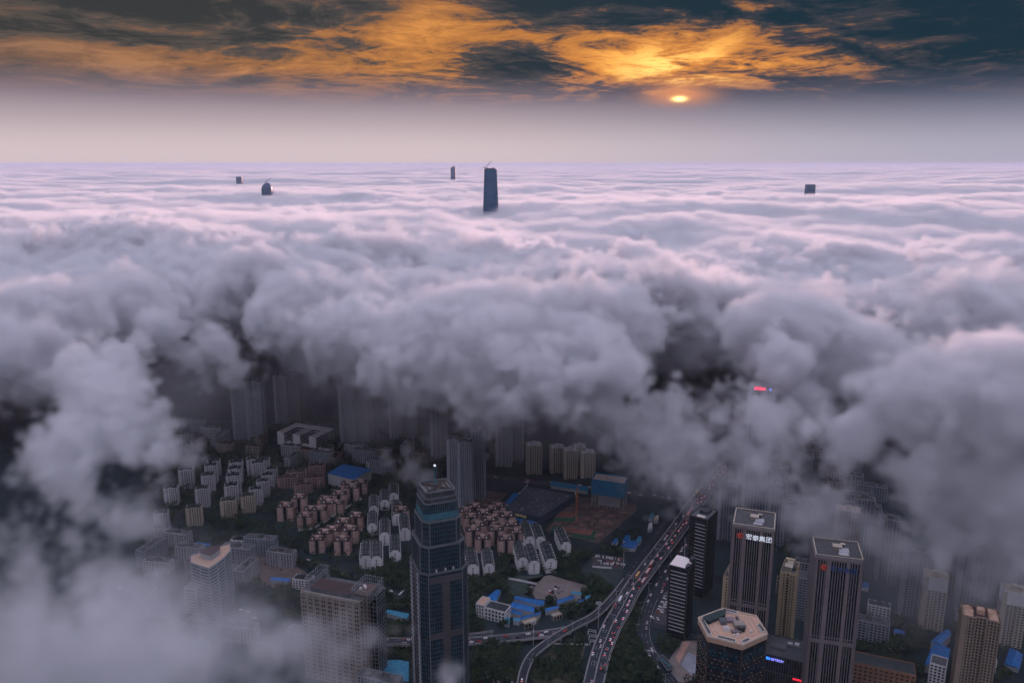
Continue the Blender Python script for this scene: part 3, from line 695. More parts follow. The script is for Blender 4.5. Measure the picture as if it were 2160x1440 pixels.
def gable_proto(L=46, w=12, h=13.5, wallm=None):
    wl, rf, wn, bc, dm = MB(), MB(), MB(), MB(), MB(); rh = 3.6
    k = len(wl.v); wl.v += [(-w / 2, 0, 0), (w / 2, 0, 0), (w / 2, 0, h), (w * .24, 0, h + rh), (-w * .24, 0, h + rh), (-w / 2, 0, h)]; n = 6
    wl.v += [(x, L, z) for x, y, z in wl.v[:6]]
    for i in range(6): j = (i + 1) % 6; wl.f.append((i, j, 6 + j, 6 + i)); wl.m.append(0)
    wl.f += [(5, 4, 3, 2, 1, 0), (6, 7, 8, 9, 10, 11)]; wl.m += [0, 0]
    for sx in (-1, 1):
        rf.poly([(sx * (w / 2 + .9), .5, h - .45), (sx * (w / 2 + .9), L - .5, h - .45), (sx * w * .22, L - .5, h + rh + .25), (sx * w * .22, .5, h + rh + .25)])
        rf.poly([(sx * (w / 2 + .9), .5, h - .75), (sx * (w / 2 + .9), L - .5, h - .75), (sx * w * .22, L - .5, h + rh - .05), (sx * w * .22, .5, h + rh - .05)])
    rf.poly([(-w * .23, .5, h + rh + .27), (w * .23, .5, h + rh + .27), (w * .23, L - .5, h + rh + .27), (-w * .23, L - .5, h + rh + .27)])
    for f_ in range(4): wn.box(-1.0, .6, -.08, 0, 2 + f_ * 3.1, 3.6 + f_ * 3.1)
    nb = int(L / 6)
    for q in range(nb):
        y = 3 + (L - 6) * q / max(1, nb - 1)
        for sx in (-1, 1):
            for f_ in range(5):
                bc.box(min(sx * w / 2, sx * (w / 2 + 1.3)), max(sx * w / 2, sx * (w / 2 + 1.3)), y - 1.5, y + 1.3, 1 + f_ * 2.9, 2.1 + f_ * 2.9)
                wn.box(min(sx * w / 2, sx * (w / 2 + .1)), max(sx * w / 2, sx * (w / 2 + .1)), y + 1.6, y + 3.0, 1.2 + f_ * 2.9, 2.6 + f_ * 2.9)
            x0 = sx * w * .36; dm.box(x0 - .9, x0 + .9, y - .8, y + .8, h + .6, h + 3.0 + (q % 2) * .8)
        if q % 2: dm.box(-.7, .7, y - .6, y + .6, h + rh, h + rh + 1.4)
    return [('wall', wl.mesh('wall', wallm or M_white)), ('roof', rf.mesh('roof', M_darkroof)), ('window', wn.mesh('window', M_glass), 'stuff', 0), ('balcony', bc.mesh('balcony', M_white), 'stuff', 0), ('dormer', dm.mesh('dormer', mat('dormer_grey', (.2, .21, .22), .8)), 'stuff', 1)]
def slab_proto(w, d, h, wall, fl=3.0, bay=3.3, roofm=None, crown=None, pier=1.2, span=1.1, notch=True):
    n = 2.2 if notch else 0
    shp = [(-w / 2, 0), (-w * .14, 0), (-w * .14, n), (w * .14, n), (w * .14, 0), (w / 2, 0), (w / 2, d * .42), (w / 2 - n, d * .42), (w / 2 - n, d * .58), (w / 2, d * .58), (w / 2, d), (-w / 2, d), (-w / 2, d * .58), (-w / 2 + n, d * .58), (-w / 2 + n, d * .42), (-w / 2, d * .42)] if notch else [(-w / 2, 0), (w / 2, 0), (w / 2, d), (-w / 2, d)]
    ps = block(shp, h, fl, bay, pier, span, .3, wall, M_glass, roofm or M_greyroof, par=1.1)
    r = MB(); r.box(-3, 3, d * .35, d * .65, h, h + 4.5); r.box(-w * .42, -w * .2, d * .2, d * .5, h, h + 2.4); r.box(w * .2, w * .4, d * .5, d * .8, h, h + 2.4)
    r.prism([(-w * .46, d * .1), (-w * .2, d * .1), (-w * .2, d * .9), (-w * .46, d * .9)], h + .2, h + 3.4, top_poly=[(-w * .34, d * .3), (-w * .32, d * .3), (-w * .32, d * .7), (-w * .34, d * .7)])
    r.prism([(w * .2, d * .1), (w * .46, d * .1), (w * .46, d * .9), (w * .2, d * .9)], h + .2, h + 3.4, top_poly=[(w * .32, d * .3), (w * .34, d * .3), (w * .34, d * .7), (w * .32, d * .7)])
    ps.append(('roof_hut', r.mesh('roof_hut', crown or roofm or M_greyroof), 'stuff', 2))
    m = MB(); m.box(-w / 2 - .02, -w / 2 + 4.2, -.42, -.3, 0, h - .5) if notch else m.box(-.5, .5, -.4, -.3, 0, h)
    ps.append(('end_wall', m.mesh('end_wall', wall)))
    return ps
def estate(proto, name, label, cat, spots, rz, group, size, h=None, jit=2.0):
    rank = {id(s): k for k, s in enumerate(sorted(spots, key=lambda q: q[0]))}
    for k, s in enumerate(spots):
        p = G(s[0], s[1]); a = R(rz + (s[2] if len(s) > 2 else rnd.uniform(-jit, jit)))
        o = place(proto, name, label + ', ' + nth(rank[id(s)]), cat, (*p, 0), a, group); o.scale = (rnd.uniform(.9, 1.08), rnd.uniform(.9, 1.1), rnd.uniform(.86, 1.1)); w, d = size
        c, s_ = math.cos(a), math.sin(a)
        claim([(p[0] + x * c - y * s_, p[1] + x * s_ + y * c) for x, y in ((-w / 2, 0), (w / 2, 0), (w / 2, d), (-w / 2, d))], pad=1)
PK = pink_proto()
estate(PK, 'pink_block', 'pink apartment block left of the glass tower', 'building',
       [(715, 1071), (742, 1058), (760, 1046), (643, 1115), (673, 1102), (693, 1088), (602, 1099), (631, 1080), (669, 1167), (700, 1147), (722, 1171), (724, 1132), (751, 1121), (846, 1104), (686, 1078), (655, 1100), (733, 1046), (708, 1088), (684, 1152), (738, 1148)], 4, 'pink blocks left of the glass tower', (21, 15))
estate(PK, 'pink_block', 'pink apartment block right of the glass tower', 'building',
       [(1019, 1165), (1068, 1172), (1090, 1150), (1009, 1140), (994, 1122), (1044, 1120), (1070, 1120), (1020, 1112), (1062, 1138), (984, 1107), (1037, 1102), (1052, 1094), (1003, 1098), (1033, 1128), (1080, 1137), (1047, 1150), (1000, 1152)], 8, 'pink blocks right of the glass tower', (21, 15))
OL = slab_proto(28, 13, 15, mat('dull_pink_render', (.33, .22, .2), .85), roofm=M_pinkroof, crown=M_pinkroof)
estate(OL, 'walkup_block', 'dull pink walk-up beside the blue-roofed hall', 'building', [(640, 1042), (607, 1030), (664, 1028), (668, 1003), (625, 1018)], 8, 'dull pink walk-ups by the blue hall', (30, 14))
GB = gable_proto()
estate(GB, 'gabled_block', 'white dark-roofed gabled block left of the glass tower', 'building', [(789, 1089), (831, 1062), (772, 1199), (795, 1203), (834, 1184), (786, 1130), (838, 1108), (812, 1150), (812, 1076), (855, 1140)], 9, 'gabled blocks left of the glass tower', (13, 48), jit=1)
estate(GB, 'gabled_block', 'white dark-roofed gabled block between glass tower and highway', 'building', [(1103, 1203), (1127, 1210), (1162, 1208), (1194, 1172), (1140, 1157), (1032, 1217), (998, 1219), (1118, 1160)], 7, 'gabled blocks right of the glass tower', (13, 48), jit=1)
GW = slab_proto(19, 15, 26, mat('pale_grey_render', (.46, .46, .48), .8, var=.2), roofm=M_darkroof, crown=M_darkroof)
GY = slab_proto(19, 15, 26, M_cream, roofm=M_darkroof, crown=M_darkroof)
estate(GY, 'apartment_block', 'yellow-fronted apartment block ending a grey row', 'building', [(483, 1094), (411, 1109), (524, 1082)], 12, 'yellow-fronted blocks of the grey estate', (19, 15))
estate(GW, 'apartment_block', 'grey-white apartment block by the fog', 'building', [(342, 1122), (362, 1066), (394, 1030), (428, 1070), (440, 1042), (447, 1020), (452, 1003), (490, 1065), (494, 1042), (497, 1022), (499, 1006), (541, 1066), (556, 1050), (566, 1035), (574, 1020), (545, 1010), (534, 1002), (556, 1005)], 14, 'grey-white blocks of the left estate', (19, 15))
# tall far towers under the cloud
TALL = slab_proto(30, 17, 108, M_bluegrey, fl=3.0, bay=5, pier=.5, span=1.4)
TALL2 = slab_proto(26, 17, 92, M_grey, fl=3.0, bay=5, pier=.5, span=1.4)
for px, py, rz, pr, lab in ((735, 938, -12, TALL, 'tall grey tower with striped floors right of the white school'), (763, 938, -12, TALL, 'tall grey tower with striped floors, near the flagpole mast'),
                            (510, 928, -10, TALL, 'tall grey tower left of the white school, top in the cloud'), (540, 930, -10, TALL, 'tall grey tower nearest the white school on its left'), (595, 893, -10, TALL2, 'grey tower behind the white school'), (622, 888, -10, TALL2, 'grey tower furthest behind the white school'),
                            (836, 926, -10, TALL2, 'grey tower under the cloud, left of two behind the glass tower'), (860, 924, -10, TALL2, 'grey tower under the cloud, right of two behind the glass tower'),
                            (1062, 984, -10, TALL2, 'grey tower under the cloud beside the cream towers'), (925, 968, -8, TALL2, 'grey tower under the cloud, left of the dark trio'), (1085, 975, -10, TALL2, 'narrow grey tower half hidden in cloud behind the cream towers')):
    place(pr, 'apartment_tower', lab, 'tower', (*G(px, py), 0), R(rz)); FOOT.append((*G(px, py - 6), 20))
DK = slab_proto(20, 15, 104, M_bluegrey, fl=3.0, bay=3.4, pier=1.3, span=1.0)
for px, py, lab in ((959, 1075, 'tall dark apartment tower nearest the glass tower of a trio'), (981, 1082, 'tall dark apartment tower in the middle of a trio behind the glass tower'), (1007, 1052, 'tall dark apartment tower on the right of a trio behind the glass tower')):
    place(DK, 'apartment_tower', lab, 'tower', (*G(px, py), 0), R(-10)); FOOT.append((*G(px, py - 5), 16))
CR = slab_proto(22, 20, 44, M_cream, roofm=M_grey, crown=M_white, bay=3.6, pier=1.7)
estate(CR, 'cream_block', 'cream apartment tower below the cloud', 'tower', [(1127, 1000), (1176, 998), (1203, 1010), (1222, 1004), (1240, 1008)], 3, 'cream towers below the cloud', (22, 20))
# right-hand towers in thin fog
RW = slab_proto(22, 17, 60, M_cream, roofm=M_tanroof, crown=M_cream, bay=3.4, pier=1.5)
for px, py, rz, lab in ((1962, 1328, -24, 'cream tower with white upper floors, nearest the brick hall'), (2126, 1362, -24, 'cream tower with white upper floors at the edge of the picture')):
    t = place(RW, 'cream_tower', lab, 'tower', (*G(px, py), 0), R(rz)); FOOT.append((*G(px, py - 6), 16))
    w = MB()
    for a, u, L in edges([(-11, 0), (11, 0), (11, 17), (-11, 17)]): w.obox(a, u, .5, L - .5, .34, 46, 60.9)
    link('white_upper_wall', w.mesh('white_upper_wall', M_white), t)
GT = slab_proto(22, 18, 76, M_bluegrey, bay=3.4, pier=1.2)
for px, py, rz, lab in ((1917, 1300, -24, 'grey-blue tower just behind the cream tower by the brick hall'), (2035, 1290, -24, 'grey-blue tower veiled in fog, middle of three'), (2095, 1270, -24, 'grey-blue tower veiled in fog, towards the picture edge'), (1990, 1255, -24, 'grey-blue tower veiled in fog, furthest back of three'), (1812, 1175, -20, 'pale tower with dark cap standing alone before the big fog bank'),
                        (1865, 1225, -20, 'grey tower almost lost in the fog behind the second granite tower'), (2150, 1300, -24, 'grey-blue tower cut by the picture edge')):
    place(GT, 'apartment_tower', lab, 'tower', (*G(px, py), 0), R(rz)); FOOT.append((*G(px, py - 6), 18))
TN = slab_proto(30, 22, 84, mat('tan_render', (.29, .23, .18), .8), roofm=M_pinkroof, crown=M_tanroof, bay=3.0, pier=1.3)
place(TN, 'tan_tower', 'tall tan apartment tower with red-brown stepped top near the blue roofs', 'tower', (*G(2046, 1480), 0), R(-24)); FOOT.append((*G(2046, 1470), 22))
place(slab_proto(26, 18, 92, M_beige, roofm=M_tanroof, crown=M_cream), 'tan_tower', 'tan apartment tower in fog right behind the second granite tower roof', 'tower', (*G(1775, 1235), 0), R(-20)); FOOT.append((*G(1775, 1228), 18))
for px, py, lab in ((1528, 1140, 'grey tower behind the black towers beside the highway'), (1632, 1150, 'grey tower in fog behind the characters tower'), (1600, 1110, 'grey tower in fog left of the characters tower')):
    place(GT if px > 1500 else TALL2, 'apartment_tower', lab, 'tower', (*G(px, py), 0), R(-20)); FOOT.append((*G(px, py - 5), 16))
# tower swallowed by cloud that carries the lit red sign
t = place(slab_proto(30, 20, 203, M_bluegrey, bay=4), 'sign_tower', 'tower lost in cloud with four lit red characters on its roof edge', 'tower', (*at_d(1600, 900, 960)[:2], 0), R(-18))
p = at_d(1600, 825, 955); zs = 203.0
w = MB()
for k in range(4): w.box(-8 + k * 3.4, -5.3 + k * 3.4, -1.2, -.6, zs + 1, zs + 4)
pieces('red_sign', w, glow('lit_red_sign', (1.0, .01, .05), 3.5), t)
w = MB(); w.box(10, 12.2, -1.2, -.6, zs + 1, zs + 3.6); link('blue_sign', w.mesh('blue_sign', glow('lit_blue_sign', (.15, .25, 1.0), 1.4)), t)
SIGN = t

# ------------------------------------------------------------------ low buildings
def shed(pix, h, m, label, wallm=None, rise=1.4, name='shed', group=None):
    """gabled steel shed from the pixels of its four roof corners (front-left, front-right, back-right, back-left)"""
    q = [Vector((*G(*p, h), h)) for p in pix]; c = sum((v for v in q), Vector()) / 4; c.z = 0
    q = [v - c for v in q]; claim([(v.x + c.x, v.y + c.y) for v in q], pad=1)
    t = thing(name, label, 'shed' if name == 'shed' else 'building', (c.x, c.y, 0), 0, group)
    w = MB(); w.prism([(v.x * .96, v.y * .96) for v in q], 0, h - .05); link('wall', w.mesh('wall', wallm or M_grey), t)
    e1, e2 = (q[1] - q[0]).length, (q[3] - q[0]).length
    if e1 >= e2: m0, m1, A_, B_ = (q[0] + q[3]) / 2, (q[1] + q[2]) / 2, (q[0], q[1]), (q[3], q[2])
    else: m0, m1, A_, B_ = (q[0] + q[1]) / 2, (q[3] + q[2]) / 2, (q[1], q[2]), (q[0], q[3])
    up = Vector((0, 0, rise)); r = MB()
    r.poly([A_[0], A_[1], m1 + up, m0 + up]); r.poly([m0 + up, m1 + up, B_[1], B_[0]])
    r.poly([A_[0], m0 + up, B_[0]]); r.poly([A_[1], B_[1], m1 + up])
    n = max(3, int((A_[1] - A_[0]).length / 3)); up2 = Vector((0, 0, .12))
    for k in range(n + 1):
        f_ = k / n
        for E in (A_, B_): r.bar(E[0] + (E[1] - E[0]) * f_ + up2, m0 + (m1 - m0) * f_ + up + up2, .1)
    link('roof', r.mesh('roof', m), t)
    return t
shed([(690, 998), (746, 1011), (785, 989), (724, 978)], 18, M_blueroof, 'sports hall with a wide bright blue roof above the pink blocks', M_grey, .6, 'sports_hall')
for k, (pix, m, lab) in enumerate([
    ([(1082, 1263), (1145, 1278), (1150, 1266), (1090, 1256)], M_blueroof, 'long blue-roofed shed beside the small car park'), ([(1076, 1279), (1126, 1291), (1128, 1279), (1082, 1268)], M_blueroof, 'blue-roofed two-storey shed with windows, middle of the yard'),
    ([(1074, 1291), (1100, 1297), (1104, 1287), (1078, 1280)], M_blueroof, 'short blue-roofed shed by the white school block'), ([(1096, 1307), (1140, 1295), (1142, 1289), (1098, 1300)], M_blueroof, 'narrow blue-roofed shed along the yard hedge'),
    ([(1150, 1289), (1178, 1282), (1180, 1276), (1150, 1282)], M_blueroof, 'narrow blue-roofed shed right of the yard gate'), ([(1176, 1273), (1212, 1261), (1208, 1254), (1172, 1265)], M_blueroof, 'blue-roofed shed right of the brown car park'),
    ([(1024, 1262), (1046, 1268), (1056, 1248), (1046, 1243)], M_blueroof, 'blue-roofed shed behind the white school block'), ([(1061, 1312), (1074, 1314), (1076, 1304), (1064, 1303)], M_cyanroof, 'small blue roof at the corner of the white school block'),
    ([(1082, 1308), (1096, 1310), (1096, 1303), (1084, 1302)], M_cyanroof, 'small blue roof by the yard hedge'), ([(1040, 1252), (1050, 1254), (1057, 1246), (1048, 1244)], M_cyanroof, 'small pale blue shed at the back of the yard'),
    ([(1204, 1250), (1226, 1254), (1228, 1249), (1206, 1246)], M_cyanroof, 'pale blue shed at the right end of the yard'), ([(1212, 1273), (1232, 1267), (1230, 1263), (1212, 1268)], M_blueroof, 'small blue shed next to the ramp trees'), ([(1234, 1263), (1246, 1260), (1246, 1254), (1236, 1256)], M_cyanroof, 'pale blue hut furthest right by the ramp'),
    ([(1305, 1154), (1340, 1156), (1347, 1143), (1322, 1140)], M_blueroof, 'blue site shed beside the highway'), ([(1313, 1139), (1325, 1141), (1330, 1130), (1320, 1128)], M_blueroof, 'blue site shed, second from the highway mast'), ([(1290, 1144), (1300, 1146), (1304, 1137), (1296, 1136)], M_blueroof, 'small blue hut left of the site sheds'),
    ([(1340, 1143), (1350, 1143), (1354, 1132), (1346, 1131)], M_cyanroof, 'pale blue site shed near the highway barrier'), ([(1366, 1117), (1376, 1113), (1376, 1102), (1368, 1105)], M_white, 'white-roofed hut along the highway verge'), ([(1378, 1097), (1388, 1096), (1390, 1087), (1382, 1088)], M_cream, 'cream-roofed hut along the highway verge'), ([(1368, 1092), (1376, 1093), (1380, 1083), (1374, 1082)], M_cyanroof, 'pale blue hut along the highway verge'),
    ([(1070, 1099), (1132, 1108), (1134, 1100), (1080, 1090)], M_blueroof, 'blue awning roof below the store sign'), ([(1078, 1107), (1098, 1111), (1104, 1104), (1082, 1101)], M_blueroof, 'lower blue awning roof below the store'), ([(1082, 1117), (1092, 1119), (1098, 1110), (1086, 1108)], M_blueroof, 'small blue roof end of the store awnings'),
    ([(569, 1222), (610, 1226), (613, 1219), (576, 1216)], M_blueroof, 'blue-roofed shed on the cleared ground behind the beige office'), ([(680, 1230), (735, 1246), (737, 1228), (682, 1218)], mat('pale_blue_roof', (.16, .24, .34), .6), 'pale blue-grey shed roof behind the beige office'), ([(815, 1292), (862, 1306), (862, 1293), (818, 1284)], M_cyanroof, 'bright blue canopy just left of the glass tower'), ([(800, 1440), (862, 1436), (862, 1395), (818, 1392)], M_cyanroof, 'wide blue roof in fog at the foot of the glass tower'),
    ([(1963, 1352), (1985, 1358), (2007, 1336), (1995, 1325)], M_blueroof, 'bright blue roof between the cream and tan towers'), ([(1885, 1333), (1908, 1338), (1910, 1330), (1888, 1325)], M_blueroof, 'small blue roof by the brick hall trees'), ([(2118, 1400), (2150, 1410), (2158, 1380), (2130, 1366)], M_blueroof, 'bright blue roof at the right picture edge'), ([(1815, 1236), (1832, 1239), (1834, 1230), (1818, 1228)], M_blueroof, 'small blue roof in fog right of the granite tower'), ([(1950, 1400), (1996, 1410), (2005, 1368), (1970, 1356)], M_blueroof, 'long stepped blue roof with white dormers beside the tan tower'),
    ([(1580, 1058), (1610, 1062), (1618, 1040), (1590, 1030)], M_cyanroof, 'teal roof in fog behind the characters tower'), ([(1618, 1064), (1636, 1067), (1640, 1056), (1626, 1054)], M_blueroof, 'blue roof end in fog behind the characters tower'), ([(1692, 1060), (1708, 1063), (1712, 1053), (1696, 1050)], M_blueroof, 'small blue roof before the fog bank'), ([(410, 1148), (440, 1154), (444, 1146), (418, 1142)], M_blueroof, 'small blue roof behind the rounded office'), ([(1160, 1023), (1240, 1036), (1242, 1026), (1166, 1014)], M_bluenet, 'long blue fence-roofed shed beside the netted building'), ([(1065, 1060), (1080, 1064), (1096, 1042), (1082, 1040)], M_blueroof, 'blue shed left of the flat-roofed store')]):
    shed(pix, 5 if k not in (1, 27, 31) else 9, m, lab)
# flat-roofed store with yellow lettering
pix = [(1066, 1074), (1140, 1092), (1216, 1043), (1113, 1026)]; poly = [G(*p, 10) for p in pix]; c, lp = local(poly); claim(poly)
t = thing('store', 'big flat-roofed store with yellow lettering on its dark front', 'building', (*c, 0))
w = MB(); w.prism(lp, 0, 10, 0, 1); parapet(w, lp, 10, 1.0, .5); link('wall', w.mesh('wall', [mat('navy_cladding', (.025, .045, .075), .6), mat('store_roof', (.07, .085, .11), .85, var=.3, scale=.05)]), t)
w = MB(); rr = random.Random(2)
for k in range(46):
    s_, v_ = rr.uniform(.08, .9), rr.uniform(.08, .92); a_, b_, d_, e_ = [Vector(p) for p in lp]
    p = (a_ + (b_ - a_) * s_) * (1 - v_) + (e_ + (d_ - e_) * s_) * v_; z = rr.uniform(.6, 1.8); w.box(p.x - z, p.x + z, p.y - z, p.y + z, 10, 10 + z)
link('roof_vent', w.mesh('roof_vent', M_steel), t, 'stuff')
a, u, L = list(edges(lp))[0]; nn = (u[1], -u[0])
letters('METRO', 5.2, (a[0] + u[0] * L * .30 + nn[0] * .4, a[1] + u[1] * L * .30 + nn[1] * .4, 4.6), u, glow('yellow_letters', (.55, .42, .2), .12), t)
# white school with three finger wings
fl_, fr_ = Vector(G(585, 911, 22)), Vector(G(660, 923, 22)); u = (fr_ - fl_).normalized(); n = Vector((-u.y, u.x)); L = (fr_ - fl_).length + 6
c = (fl_ + fr_) / 2 + n * 20; t = thing('school', 'white school of three wings round two courtyards, under the cloud edge', 'building', (c.x, c.y, 0)); FOOT.append((c.x, c.y, 46))
loc = lambda s, d: tuple(fl_ + u * s + n * d - c)
for k in range(3):
    s0 = k * (L - 14) / 2; q = [loc(s0, 0), loc(s0 + 14, 0), loc(s0 + 14, 40), loc(s0, 40)]
    for p in block(q, 22, 4.4, 60, .4, 1.6, .4, M_white, M_glass, mat('pale_roof', (.42, .38, .37), .8)): link(p[0] if p[0] != 'wall' else 'wing_wall', p[1], t, p[2] if len(p) > 2 else None)
    w = MB(); a_, u_, L_ = list(edges(q))[0]; w.obox(a_, u_, -.3, L_ + .3, .6, 0, 23); link('end_wall', w.mesh('end_wall', M_white), t)
q = [loc(0, 40.1), loc(L, 40.1), loc(L, 52), loc(0, 52)]
for p in block(q, 22, 4.4, 60, .4, 1.6, .4, M_white, M_glass, MATS['pale_roof']): link(p[0] if p[0] != 'wall' else 'wing_wall', p[1], t, p[2] if len(p) > 2 else None)
w = MB(); w.box(0, 1, 0, 1, 0, 1); w = MB()
for k in range(2): s0 = 14.5 + k * (L - 14) / 2; w.prism([loc(s0, 3), loc(s0 + (L - 14) / 2 - 15, 3), loc(s0 + (L - 14) / 2 - 15, 6), loc(s0, 6)], 3, 6.5)
link('courtyard_link', w.mesh('courtyard_link', M_white), t)
# small white block by the yard
pp = rect((1005, 1279), (1024, 1276), 14, 15); building('white_block', 'small white stair block with tan roof beside the blue sheds', rect((1004, 1273), (1021, 1277), 16, 15), 15, 3.6, 3.2, 1.6, 1.3, .3, M_white, M_glass, M_tanroof)
t, c, lp = building('white_block', 'low white school block with dark flat roof beside the blue sheds', rect((1022, 1281), (1065, 1292), 15, 13), 13, 3.8, 4.2, 1.6, 1.5, .3, M_white, M_glass, M_darkroof)
building('barrack', 'long cream-roofed bus shelter hall below the blue sheds', rect((1107, 1317), (1135, 1308), 7, 5), 5, 5, 4, .5, .6, .2, M_cream, M_glass, M_cream); building('barrack', 'shorter cream-roofed shelter beside the ramp', rect((1168, 1301), (1186, 1295), 6, 5), 5, 5, 4, .5, .6, .2, M_cream, M_glass, M_cream)
# netted concrete frame and tower crane
poly = rect((1249, 1012), (1316, 1021), 26, 40); c, lp = local(poly); claim(poly)
t = thing('building_shell', 'concrete shell with upper floors wrapped in bright blue safety netting', 'building', (*c, 0))
w = MB(); piers(w, lp, 0, 40, 6, .9, .2); bands(w, lp, 0, 40, 3.8, .5, .15)
for a, u, L in edges(inset(lp, 8)): w.obox(a, u, 0, L, .5, 0, 40)
link('concrete_frame', w.mesh('concrete_frame', M_concrete), t)
w = MB(); ip = inset(lp, -.6)
for a, u, L in edges(ip):
    n = int(L / 2.2)
    for k in range(n): w.obox(a, u, L * k / n, L * (k + 1) / n + .02, .2 + .18 * (k % 2), 19, 42)
link('safety_netting', w.mesh('safety_netting', M_bluenet), t); w = MB(); w.prism(inset(lp, .3), 39.5, 40)
for k in range(26): x, y = rr.uniform(-18, 10), rr.uniform(-8, 8); w.box(x, x + rr.uniform(1, 4), y, y + rr.uniform(1, 3), 40, 40 + rr.uniform(.5, 2.2))
link('roof_slab', w.mesh('roof_slab', mat('rubble_slab', (.36, .30, .28), .9, var=.4, scale=.4)), t)
def crane(name, label, base, h, jib, m, rz):
    t = thing(name, label, 'crane', (*base, 0), rz); w = MB(); s = 1.1
    for x in (-s, s):
        for y in (-s, s): w.bar((x, y, 0), (x, y, h), .28)
    for k in range(int(h / 3)):
        for a_, b_ in (((-s, -s), (s, -s)), ((s, -s), (s, s)), ((s, s), (-s, s)), ((-s, s), (-s, -s))): w.bar((*a_, k * 3), (*b_, k * 3 + 3), .16)
    link('mast', w.mesh('mast', m), t); w = MB()
    for y in (-.8, .8): w.bar((-12, y, h), (jib, y, h), .28)
    w.bar((0, 0, h + 1.6), (jib, 0, h + 1.6), .25); w.box(-13, -9, -1.2, 1.2, h - 2, h); w.bar((0, 0, h), (0, 0, h + 7), .35); w.bar((0, 0, h + 7), (jib * .7, 0, h + 1.6), .12); w.bar((0, 0, h + 7), (-11, 0, h), .12)
    for k in range(int(jib / 3)): w.bar((k * 3, -.8, h), (k * 3 + 1.5, 0, h + 1.6), .14); w.bar((k * 3 + 1.5, 0, h + 1.6), (k * 3 + 3, .8, h), .14)
    link('jib', w.mesh('jib', m), t); w = MB(); w.box(-1.2, 1.2, 1.2, 3, h - 2.6, h - .2); link('cab', w.mesh('cab', M_white), t)
    return t
crane('tower_crane', 'orange tower crane standing on the building site', G(1216, 1102), 44, 18, M_orange, R(80))
w = MB()
for k in range(60):
    x, y = rr.uniform(1160, 1330), rr.uniform(1078, 1135); p = G(x, y)
    if 1160 + (y - 1078) * .5 < x < 1335 - (y - 1070) * 1.1: z = rr.uniform(.8, 3.2); w.box(p[0] - z * 1.6, p[0] + z * 1.6, p[1] - z, p[1] + z, 0, z * .7)
link('rubble', w.mesh('rubble', mat('rubble', (.24, .14, .12), .95, var=.4, scale=.2)), None, 'stuff')
for pix, lab in (([(1165, 1098), (1210, 1100), (1225, 1085), (1180, 1078)], 'green-netted site mound left of the orange crane'), ([(1160, 1122), (1255, 1140), (1262, 1124), (1168, 1106)], 'long green-netted excavation bank in front of the crane')):
    q = [G(*p) for p in pix]; c, lp = local(q); t = thing('netted_bank', lab, 'earth bank', (*c, 0)); w = MB(); w.prism(lp, 0, 3.2, 0, 0, top_poly=[(x * .86, y * .8) for x, y in lp]); link('net_cover', w.mesh('net_cover', M_greennet), t); w = MB(); w.prism([(x * .8, y * .62) for x, y in lp], 3.1, 3.7); link('soil_top', w.mesh('soil_top', mat('red_soil', (.2, .085, .07), .95, var=.3)), t)
# brick hall on the right, low podium blocks
t, c, lp = building('brick_hall', 'low brown brick hall with rows of windows at lower right', rect((1800, 1398), (1932, 1426), 20, 20), 20, 4.4, 4.4, 2.4, 2.2, .4, M_brick, M_glass, M_darkroof, par=1.5)
building('white_block', 'pink-white walk-up block under the long stepped blue roof', rect((1962, 1398), (1996, 1408), 16, 22), 22, 3.2, 3.4, 1.4, 1.2, .35, M_white, M_glass, M_greyroof)
# metal kiosk on the plaza
q = [G(*p, 5) for p in ((1388, 1385), (1399, 1381), (1421, 1408), (1408, 1414))]; c, lp = local(q); claim(q)
t = thing('glazed_pavilion', 'dark boat-shaped glazed pavilion on the plaza beside the curved road', 'pavilion', (*c, 0)); w = MB(); w.prism([(x * .8, y * .8) for x, y in lp], 0, 4.4); link('glazing', w.mesh('glazing', M_teal), t)
w = MB(); w.prism(lp, 4.4, 5.2); link('roof', w.mesh('roof', M_darkroof), t); w = MB()
for k in range(3): w.prism([(x * .25 + lp[0][0] * (.45 - .45 * k), y * .2 + lp[0][1] * (.45 - .45 * k)) for x, y in lp], 5.2, 5.6)
link('skylight', w.mesh('skylight', M_tealpale), t); w = MB(); parapet(w, lp, 5.2, .5, .4); link('rim', w.mesh('rim', M_steel), t)

# ------------------------------------------------------------------ low-rise filler streets seen through haze
LOW = [slab_proto(w_, d_, h_, m, fl=3.1, bay=3.6, notch=False, roofm=rf_) for w_, d_, h_, m, rf_ in ((34, 12, 18, M_grey, M_greyroof), (26, 11, 15, M_beige, M_pinkroof), (40, 13, 21, M_bluegrey, M_greyroof), (22, 12, 12, M_white, M_darkroof))]
def free(x, y, r):
    return all((x - a) ** 2 + (y - b) ** 2 > (c + r) ** 2 for a, b, c in FOOT)
def inside(p, poly):
    x, y = p; r = False
    for i in range(len(poly)):
        (x0, y0), (x1, y1) = poly[i - 1], poly[i]
        if (y0 > y) != (y1 > y) and x < (x1 - x0) * (y - y0) / (y1 - y0) + x0: r = not r
    return r
def fill_low(zone, n, label, group, rz):
    poly = [G(*p) for p in zone]; xs, ys = [p[0] for p in poly], [p[1] for p in poly]; made = []
    for _ in range(n * 40):
        if len(made) >= n: break
        p = (rnd.uniform(min(xs), max(xs)), rnd.uniform(min(ys), max(ys)))
        if not inside(p, poly) or not free(*p, 17): continue
        made.append(place(rnd.choice(LOW), 'lowrise_block', label, 'building', (*p, 0), R(rz + rnd.choice((0, 0, 0, 90)) + rnd.uniform(-3, 3)), group)); FOOT.append((p[0], p[1], 13))
    if len(made) <= 22:
        for k, o in enumerate(sorted(made, key=lambda q: q.location.x / (q.location.y * .976 + 105))): o['label'] = label + ', ' + nth(k)
